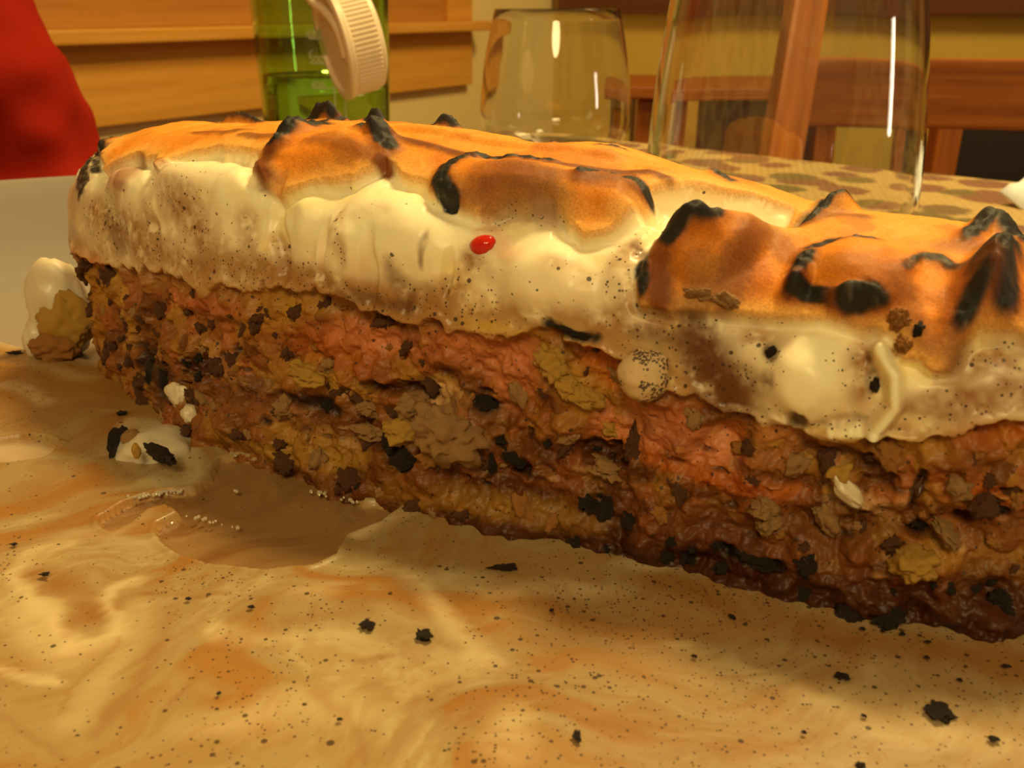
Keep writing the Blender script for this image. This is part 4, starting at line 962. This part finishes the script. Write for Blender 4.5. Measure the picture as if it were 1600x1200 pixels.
# ------------------------------------------------------------------ loose pieces on the cake and on the plate
def plain_food(name, c, rough=.6, sub=.1, grain=.6, gs=1500., coat=0.):
    m = mat(name, c, rough); t = NT(m); co_ = t.coord((1, 1, 1)); n = t.n('ShaderNodeTexNoise', Vector=co_, Scale=gs, Detail=4.).outputs['Fac']
    t.l(t.ramp(n, [(.3, tuple(x * .55 for x in c)), (.62, c)]), t.b.inputs['Base Color']); t.bump(n, grain, .0006)
    if sub: t.b.inputs['Subsurface Weight'].default_value = sub; t.b.inputs['Subsurface Radius'].default_value = (1, .6, .35); t.b.inputs['Subsurface Scale'].default_value = .002
    t.b.inputs['Coat Weight'].default_value = coat; return m
M_Y = plain_food('yellow_sponge', (.68, .38, .06)); M_O = plain_food('orange_sponge', (.48, .20, .035)); M_P = plain_food('pink_ice_cream', (.62, .25, .11), .4)
M_T = plain_food('tan_crumb', (.48, .26, .09)); M_K = plain_food('black_cookie', (.030, .016, .009), .6, 0, .8); M_B = plain_food('brown_crumb', (.12, .04, .012))
M_W = plain_food('white_cream', (.86, .74, .52), .35, .4, .15, 600., .2); M_R = mat('cherry_red', (.62, .02, .008), .12)
M_R.node_tree.nodes['Principled BSDF'].inputs['Subsurface Weight'].default_value = .3; M_R.node_tree.nodes['Principled BSDF'].inputs['Subsurface Scale'].default_value = .002
M_S = plain_food('speckled_cream', (.70, .52, .30), .5, .2, .3, 900.)
t = NT(M_S); vo = t.n('ShaderNodeTexVoronoi', Vector=t.coord((1, 1, 1)), Scale=9.); spc = t.n('ShaderNodeSeparateColor', Color=vo.outputs['Color'])
nn_ = t.n('ShaderNodeTexNoise', Vector=t.coord((1, 1, 1)), Scale=1.3, Detail=3.).outputs['Fac']; nn_ = t.ramp(nn_, [(.42, (0, 0, 0)), (.62, (1, 1, 1))])
dk = t.math('LESS_THAN', vo.outputs['Distance'], t.math('MULTIPLY', t.math('MULTIPLY', spc.outputs[0], nn_), 1.5))
t.l(t.mix(t.math('MULTIPLY', dk, .9), (.70, .50, .27), (.05, .03, .018)), t.b.inputs['Base Color'])
M_C = plain_food('chocolate_piece', (.07, .028, .018), .2, 0, .2, 800., .4)
def lump_mesh(name, seed, sub=3, amp=.35, freq=1.3, mtl=None, det=.16):
    bm = bmesh.new(); bmesh.ops.create_icosphere(bm, subdivisions=sub, radius=1.)
    me = bpy.data.meshes.new(name); bm.to_mesh(me); bm.free(); n = len(me.vertices); c = np.zeros(n * 3, np.float32); me.vertices.foreach_get('co', c); c = c.reshape(-1, 3)
    k = 1 + amp * fbm(c * freq + 9.1 * seed, 1., 2, seed) + det * fbm(c * 4 + seed, 1., 3, seed + 3)
    me.vertices.foreach_set('co', (c * k[:, None]).ravel()); me.update(); me.polygons.foreach_set('use_smooth', [True] * len(me.polygons))
    if mtl: me.materials.append(mtl)
    return me
def put(me, name, loc, scale, nrm=None, spin=0., parent=None, off=Vector((0, 0, 0))):
    o = bpy.data.objects.new(name, me); COL.objects.link(o); q = (nrm.to_track_quat('Z', 'Y') if nrm is not None else Vector((0, 0, 1)).to_track_quat('Z', 'Y'))
    M = Matrix.Translation(Vector(loc) - (parent.location if parent else Vector())) @ q.to_matrix().to_4x4() @ Matrix.Rotation(spin, 4, 'Z') @ Matrix.Diagonal((*scale, 1))
    o.matrix_basis = M; o.parent = parent; return o
rn = random.Random(7)
protos = {k: [lump_mesh(k_, i + 3 * j, 3, .42, 1.5, m, .38) for i in range(3)] for j, (k, k_, m) in enumerate((('Y', 'sponge_crumb', M_Y), ('O', 'sponge_crumb', M_O), ('P', 'ice_cream_bit', M_P), ('T', 'sponge_crumb', M_T), ('K', 'cookie_crumb', M_K), ('B', 'cookie_crumb', M_B)))}
fl_at = lambda u: float(np.interp(u, [a for a, b in FOAM_LINE], [b for a, b in FOAM_LINE]))
cntS = 0
for k in range(330):                       # crumbs clinging to the cut filling
    u = rn.uniform(-6, 224); v = rn.uniform(30, fl_at(u) - 25); p, n, c = on_cake(u, v, -.0002)
    lum = (c.x + c.y + c.z) / 3
    if rn.random() < .3: continue
    if lum < .06: key = 'K'
    elif lum < .2: key = rn.choice('BBTO')
    elif c.x > .6 and c.z > .14: key = rn.choice('PPT')
    elif c.y > .38: key = rn.choice('YYO')
    else: key = rn.choice('OTBOOY')
    if key in 'YOT' and rn.random() < .25: continue
    s = rn.choice((.0006, .0008, .001, .0013, .0018)) * (1.1 if key in 'KB' else 1)
    if key in 'YOT': cntS += 1
    name = {'Y': 'sponge_crumb', 'O': 'sponge_crumb', 'T': 'sponge_crumb', 'P': 'ice_cream_bit', 'K': 'cookie_crumb', 'B': 'cookie_crumb'}[key]
    put(rn.choice(protos[key]), name, p, (s * rn.uniform(.8, 1.5), s * rn.uniform(.7, 1.1), s * rn.uniform(.7, 1.1)), n, rn.uniform(0, 6.28), cake)
# larger pieces one can pick out
BIG = CAKE_PIECES
for key, name, uv, rx, ry, rz_, ang, lab in BIG:
    p, n, c = on_cake(uv[0], uv[1], -.0003)
    mtl = {'Y': M_Y, 'O': M_O, 'P': M_P, 'T': M_T, 'K': M_K, 'B': M_B, 'W': M_W, 'R': M_R, 'C': M_C, 'S': M_S}[key]
    me = lump_mesh(name, hash(uv) % 50 if False else int(uv[0] * 7 + uv[1]) % 97, 4, .28 if key not in 'RS' else .07, 1.2, mtl, .34 if key not in 'WRCS' else .04)
    # local frame: x along the cake, y up the face
    ex = Vector((AX[0], AX[1], 0)); ez = n; ey = ez.cross(ex).normalized(); ex = ey.cross(ez).normalized()
    Mx = Matrix((ex, ey, ez)).transposed().to_4x4()
    o = bpy.data.objects.new(name, me); COL.objects.link(o); o.parent = cake
    o.matrix_basis = Matrix.Translation(p - cake.location) @ Mx @ Matrix.Rotation(R(ang), 4, 'Z') @ Matrix.Diagonal((rx / 1000, ry / 1000, rz_ / 1000 * (1.3 if key in 'YTO' else 1), 1))
    if lab: o['label'] = lab
# speckled round lump of ice cream on the face
# crumbs floating on the melt
mc = [lump_mesh('cookie_crumb', 60 + i, 3, .5, 1.8, M_K, .3) for i in range(5)]
def floater(px, py, rx, ry, ang, label, group=None, i=0, m=None):
    p = at(px, py, .0006); k = p.y + .03
    rx *= .82; ry *= .82; sx = rx / 1550 * (p.y * 1.07); sy = ry / 1550 * p.y * 1.07 * 1.7
    o = bpy.data.objects.new('cookie_crumb', mc[i % 5] if m is None else m); COL.objects.link(o); o.location = p; o.scale = (sx, sy, min(sx, sy) * .30); o.rotation_euler = (0, 0, R(ang))
    tag(o, label, 'crumb', group or 'cookie crumbs floating on the melted ice cream')
for i, a in enumerate([(788, 886, 26, 6, 5, 'long black cookie flake floating just in front of the middle of the cake'),
    (663, 992, 17, 11, 35, 'dark triangular cookie flake floating alone left of the picture centre'),
    (1466, 1112, 25, 17, -10, 'biggest dark cookie crumb, floating in the cream at lower right'),
    (1316, 1056, 13, 7, 10, 'dark oval cookie crumb floating above the biggest one at lower right'),
    (1552, 1155, 10, 6, 0, 'small dark crumb floating nearest the lower right corner'),
    (902, 1150, 8, 10, 0, 'small brown crumb beside the white cream blob at the bottom edge'),
    (1345, 1196, 12, 6, 0, 'dark crumb cut by the bottom edge of the picture'),
    (22, 551, 12, 4, 5, 'small dark crumb floating at the left shore of the melted ice cream'),
    (574, 976, 13, 9, 0, 'greyish smeared cookie crumb floating left of the triangular flake'),
    (1572, 1041, 8, 4, 0, 'small dark crumb floating at the right edge below the cake'),
    (70, 897, 9, 4, 5, 'dark crumb inside the brown pool ringed by a white swirl'),
    (190, 645, 10, 5, -25, 'black crumb floating just above the white lump with a cookie strip'),
    (392, 948, 6, 3, 0, 'tiny dark crumb floating below the clear puddle'),
    (294, 935, 5, 3, 0, 'tiny dark crumb on the thin brown streak below the clear puddle')]):
    floater(*a, i=i)
for i, (px, py, lab) in enumerate([(1348, 982, 'left one of three tiny dots at the foot of the cake, right side'), (1380, 985, 'middle one of three tiny dots at the foot of the cake, right side'),
    (1410, 990, 'right one of three tiny dots at the foot of the cake, right side'), (1085, 1025, 'tiny dark crumb alone on the pale streak right of centre'),
    (1142, 962, 'left of two touching specks below the long black cookie chunk'), (1146, 965, 'right of two touching specks below the long black cookie chunk'),
    (342, 1083, 'tiny dark crumb in the lower left, right of a brown slanting streak'), (1256, 1144, 'tiny dark crumb left below the biggest crumb'), (22, 850, 'tiny dark crumb at the left edge just above the white swirl'),
    (1450, 1003, 'tiny dark crumb under the cake foot near the right edge'), (1500, 1062, 'tiny dark crumb above right of the biggest crumb'), (862, 953, 'tiny dark crumb below the long cookie flake at the cake foot'),
    (1448, 1027, 'tiny dark crumb midway between cake foot and the biggest crumb'), (1350, 1118, 'tiny dark crumb directly left of the biggest crumb'), (530, 1124, 'tiny dark crumb near the bottom edge left of centre')]):
    floater(px, py, 5, 3.2, 0, lab, 'tiny cookie crumbs on the melted ice cream', i=i)
# white lump with a black cookie strip
lp = at(236, 708, .0); le = empty('melting_lump', lp); tag(le, 'white lump of ice cream with a black cookie strip, floating left of the clear puddle', 'ice cream')
def lpart(name, px, py, rx, ry, h_, ang, m, z=.0, lab=None, sub=4, det=.05, par=None):
    p = at(px, py, z); me = lump_mesh(name, int(px) % 60, sub, .18, 1.2, m, det); o = bpy.data.objects.new(name, me); COL.objects.link(o); pr = par or le; o.parent = pr
    o.location = p - pr.location; sx = rx / 1550 * p.y * 1.07; sy = ry / 1550 * p.y * 1.07 * 2.2
    o.scale = (sx, sy, h_); o.rotation_euler = (0, 0, R(ang)); 
    if lab: o['label'] = lab
    return o
lpart('ice_cream', 238, 704, 58, 25, .0050, -28, M_W, -.0006)
lpart('cookie_edge', 185, 696, 8, 16, .0040, 0, M_K, .0010, 'black cookie edge', det=.2)
lpart('cookie_strip', 250, 710, 40, 4.5, .0016, -40, M_K, .0040, 'black cookie strip', det=.3)
lpart('hollow', 205, 682, 15, 8, .0014, -30, M_T, .0036, 'tan hollow')
lpart('nut', 213, 704, 7, 4, .0016, 0, M_Y, .0048, 'pale yellow nut', det=.02)
# lump sliding off the left end of the cake
sl = at(97, 556, 0.)
for nm, dx, dy, z, r3, m_, sd_, lab in (('ice_cream_lump', -.0015, .006, .0115, (.0085, .007, .0135), M_W, 5, 'white ice cream sliding off the left end'),
                             ('ice_cream_lump', -.0055, .001, .004, (.0042, .005, .0062), M_W, 9, None),
                             ('sponge_piece', .0028, .001, .0095, (.0068, .005, .0082), M_Y, 21, 'yellow sponge sliding off the left end'),
                             ('sponge_piece', -.0005, -.0025, .0035, (.0062, .004, .0040), M_O, 33, None)):
    o = bpy.data.objects.new(nm, lump_mesh(nm, sd_, 4, .16, 1.3, m_, .05 if m_ is M_W else .2)); COL.objects.link(o); o.parent = cake
    o.location = sl + Vector((dx, dy, z)) - cake.location; o.scale = r3
    if lab: o['label'] = lab
# bubbles along the shores of the puddle
bub = mat('bubble', (.9, .8, .6), .04); bub.node_tree.nodes['Principled BSDF'].inputs['Transmission Weight'].default_value = .6
bm = bmesh.new(); rb_ = random.Random(3)
for (x0, y0, x1, y1, n_) in ((198, 778, 285, 766, 46), (484, 767, 560, 785, 12), (366, 768, 376, 769, 3), (360, 711, 370, 709, 4), (290, 805, 380, 825, 14), (545, 783, 560, 787, 5)):
    for k in range(n_):
        f = rb_.random(); p = at(x0 + (x1 - x0) * f, y0 + (y1 - y0) * f + rb_.uniform(-3, 3), 0.0002); r = rb_.uniform(.00018, .00042)
        bmesh.ops.create_icosphere(bm, subdivisions=2, radius=r, matrix=Matrix.Translation(p))
bo_ = bm_obj('foam_bubbles', bm, bub, None, True); tag(bo_, 'row of tiny shining bubbles along the shore of the clear puddle', 'bubbles', kind='stuff')

# lettering and the strap become plain meshes
bpy.context.view_layer.update(); dg = bpy.context.evaluated_depsgraph_get()
for o in [o for o in sc.objects if o.type in ('FONT', 'CURVE')]:
    me = bpy.data.meshes.new_from_object(o.evaluated_get(dg)); n = bpy.data.objects.new('tmp', me); COL.objects.link(n)
    n.parent = o.parent; n.matrix_basis = o.matrix_basis.copy()
    for k in o.keys():
        if k in ('label', 'category', 'group', 'kind'): n[k] = o[k]
    nm = o.name; bpy.data.objects.remove(o); n.name = nm
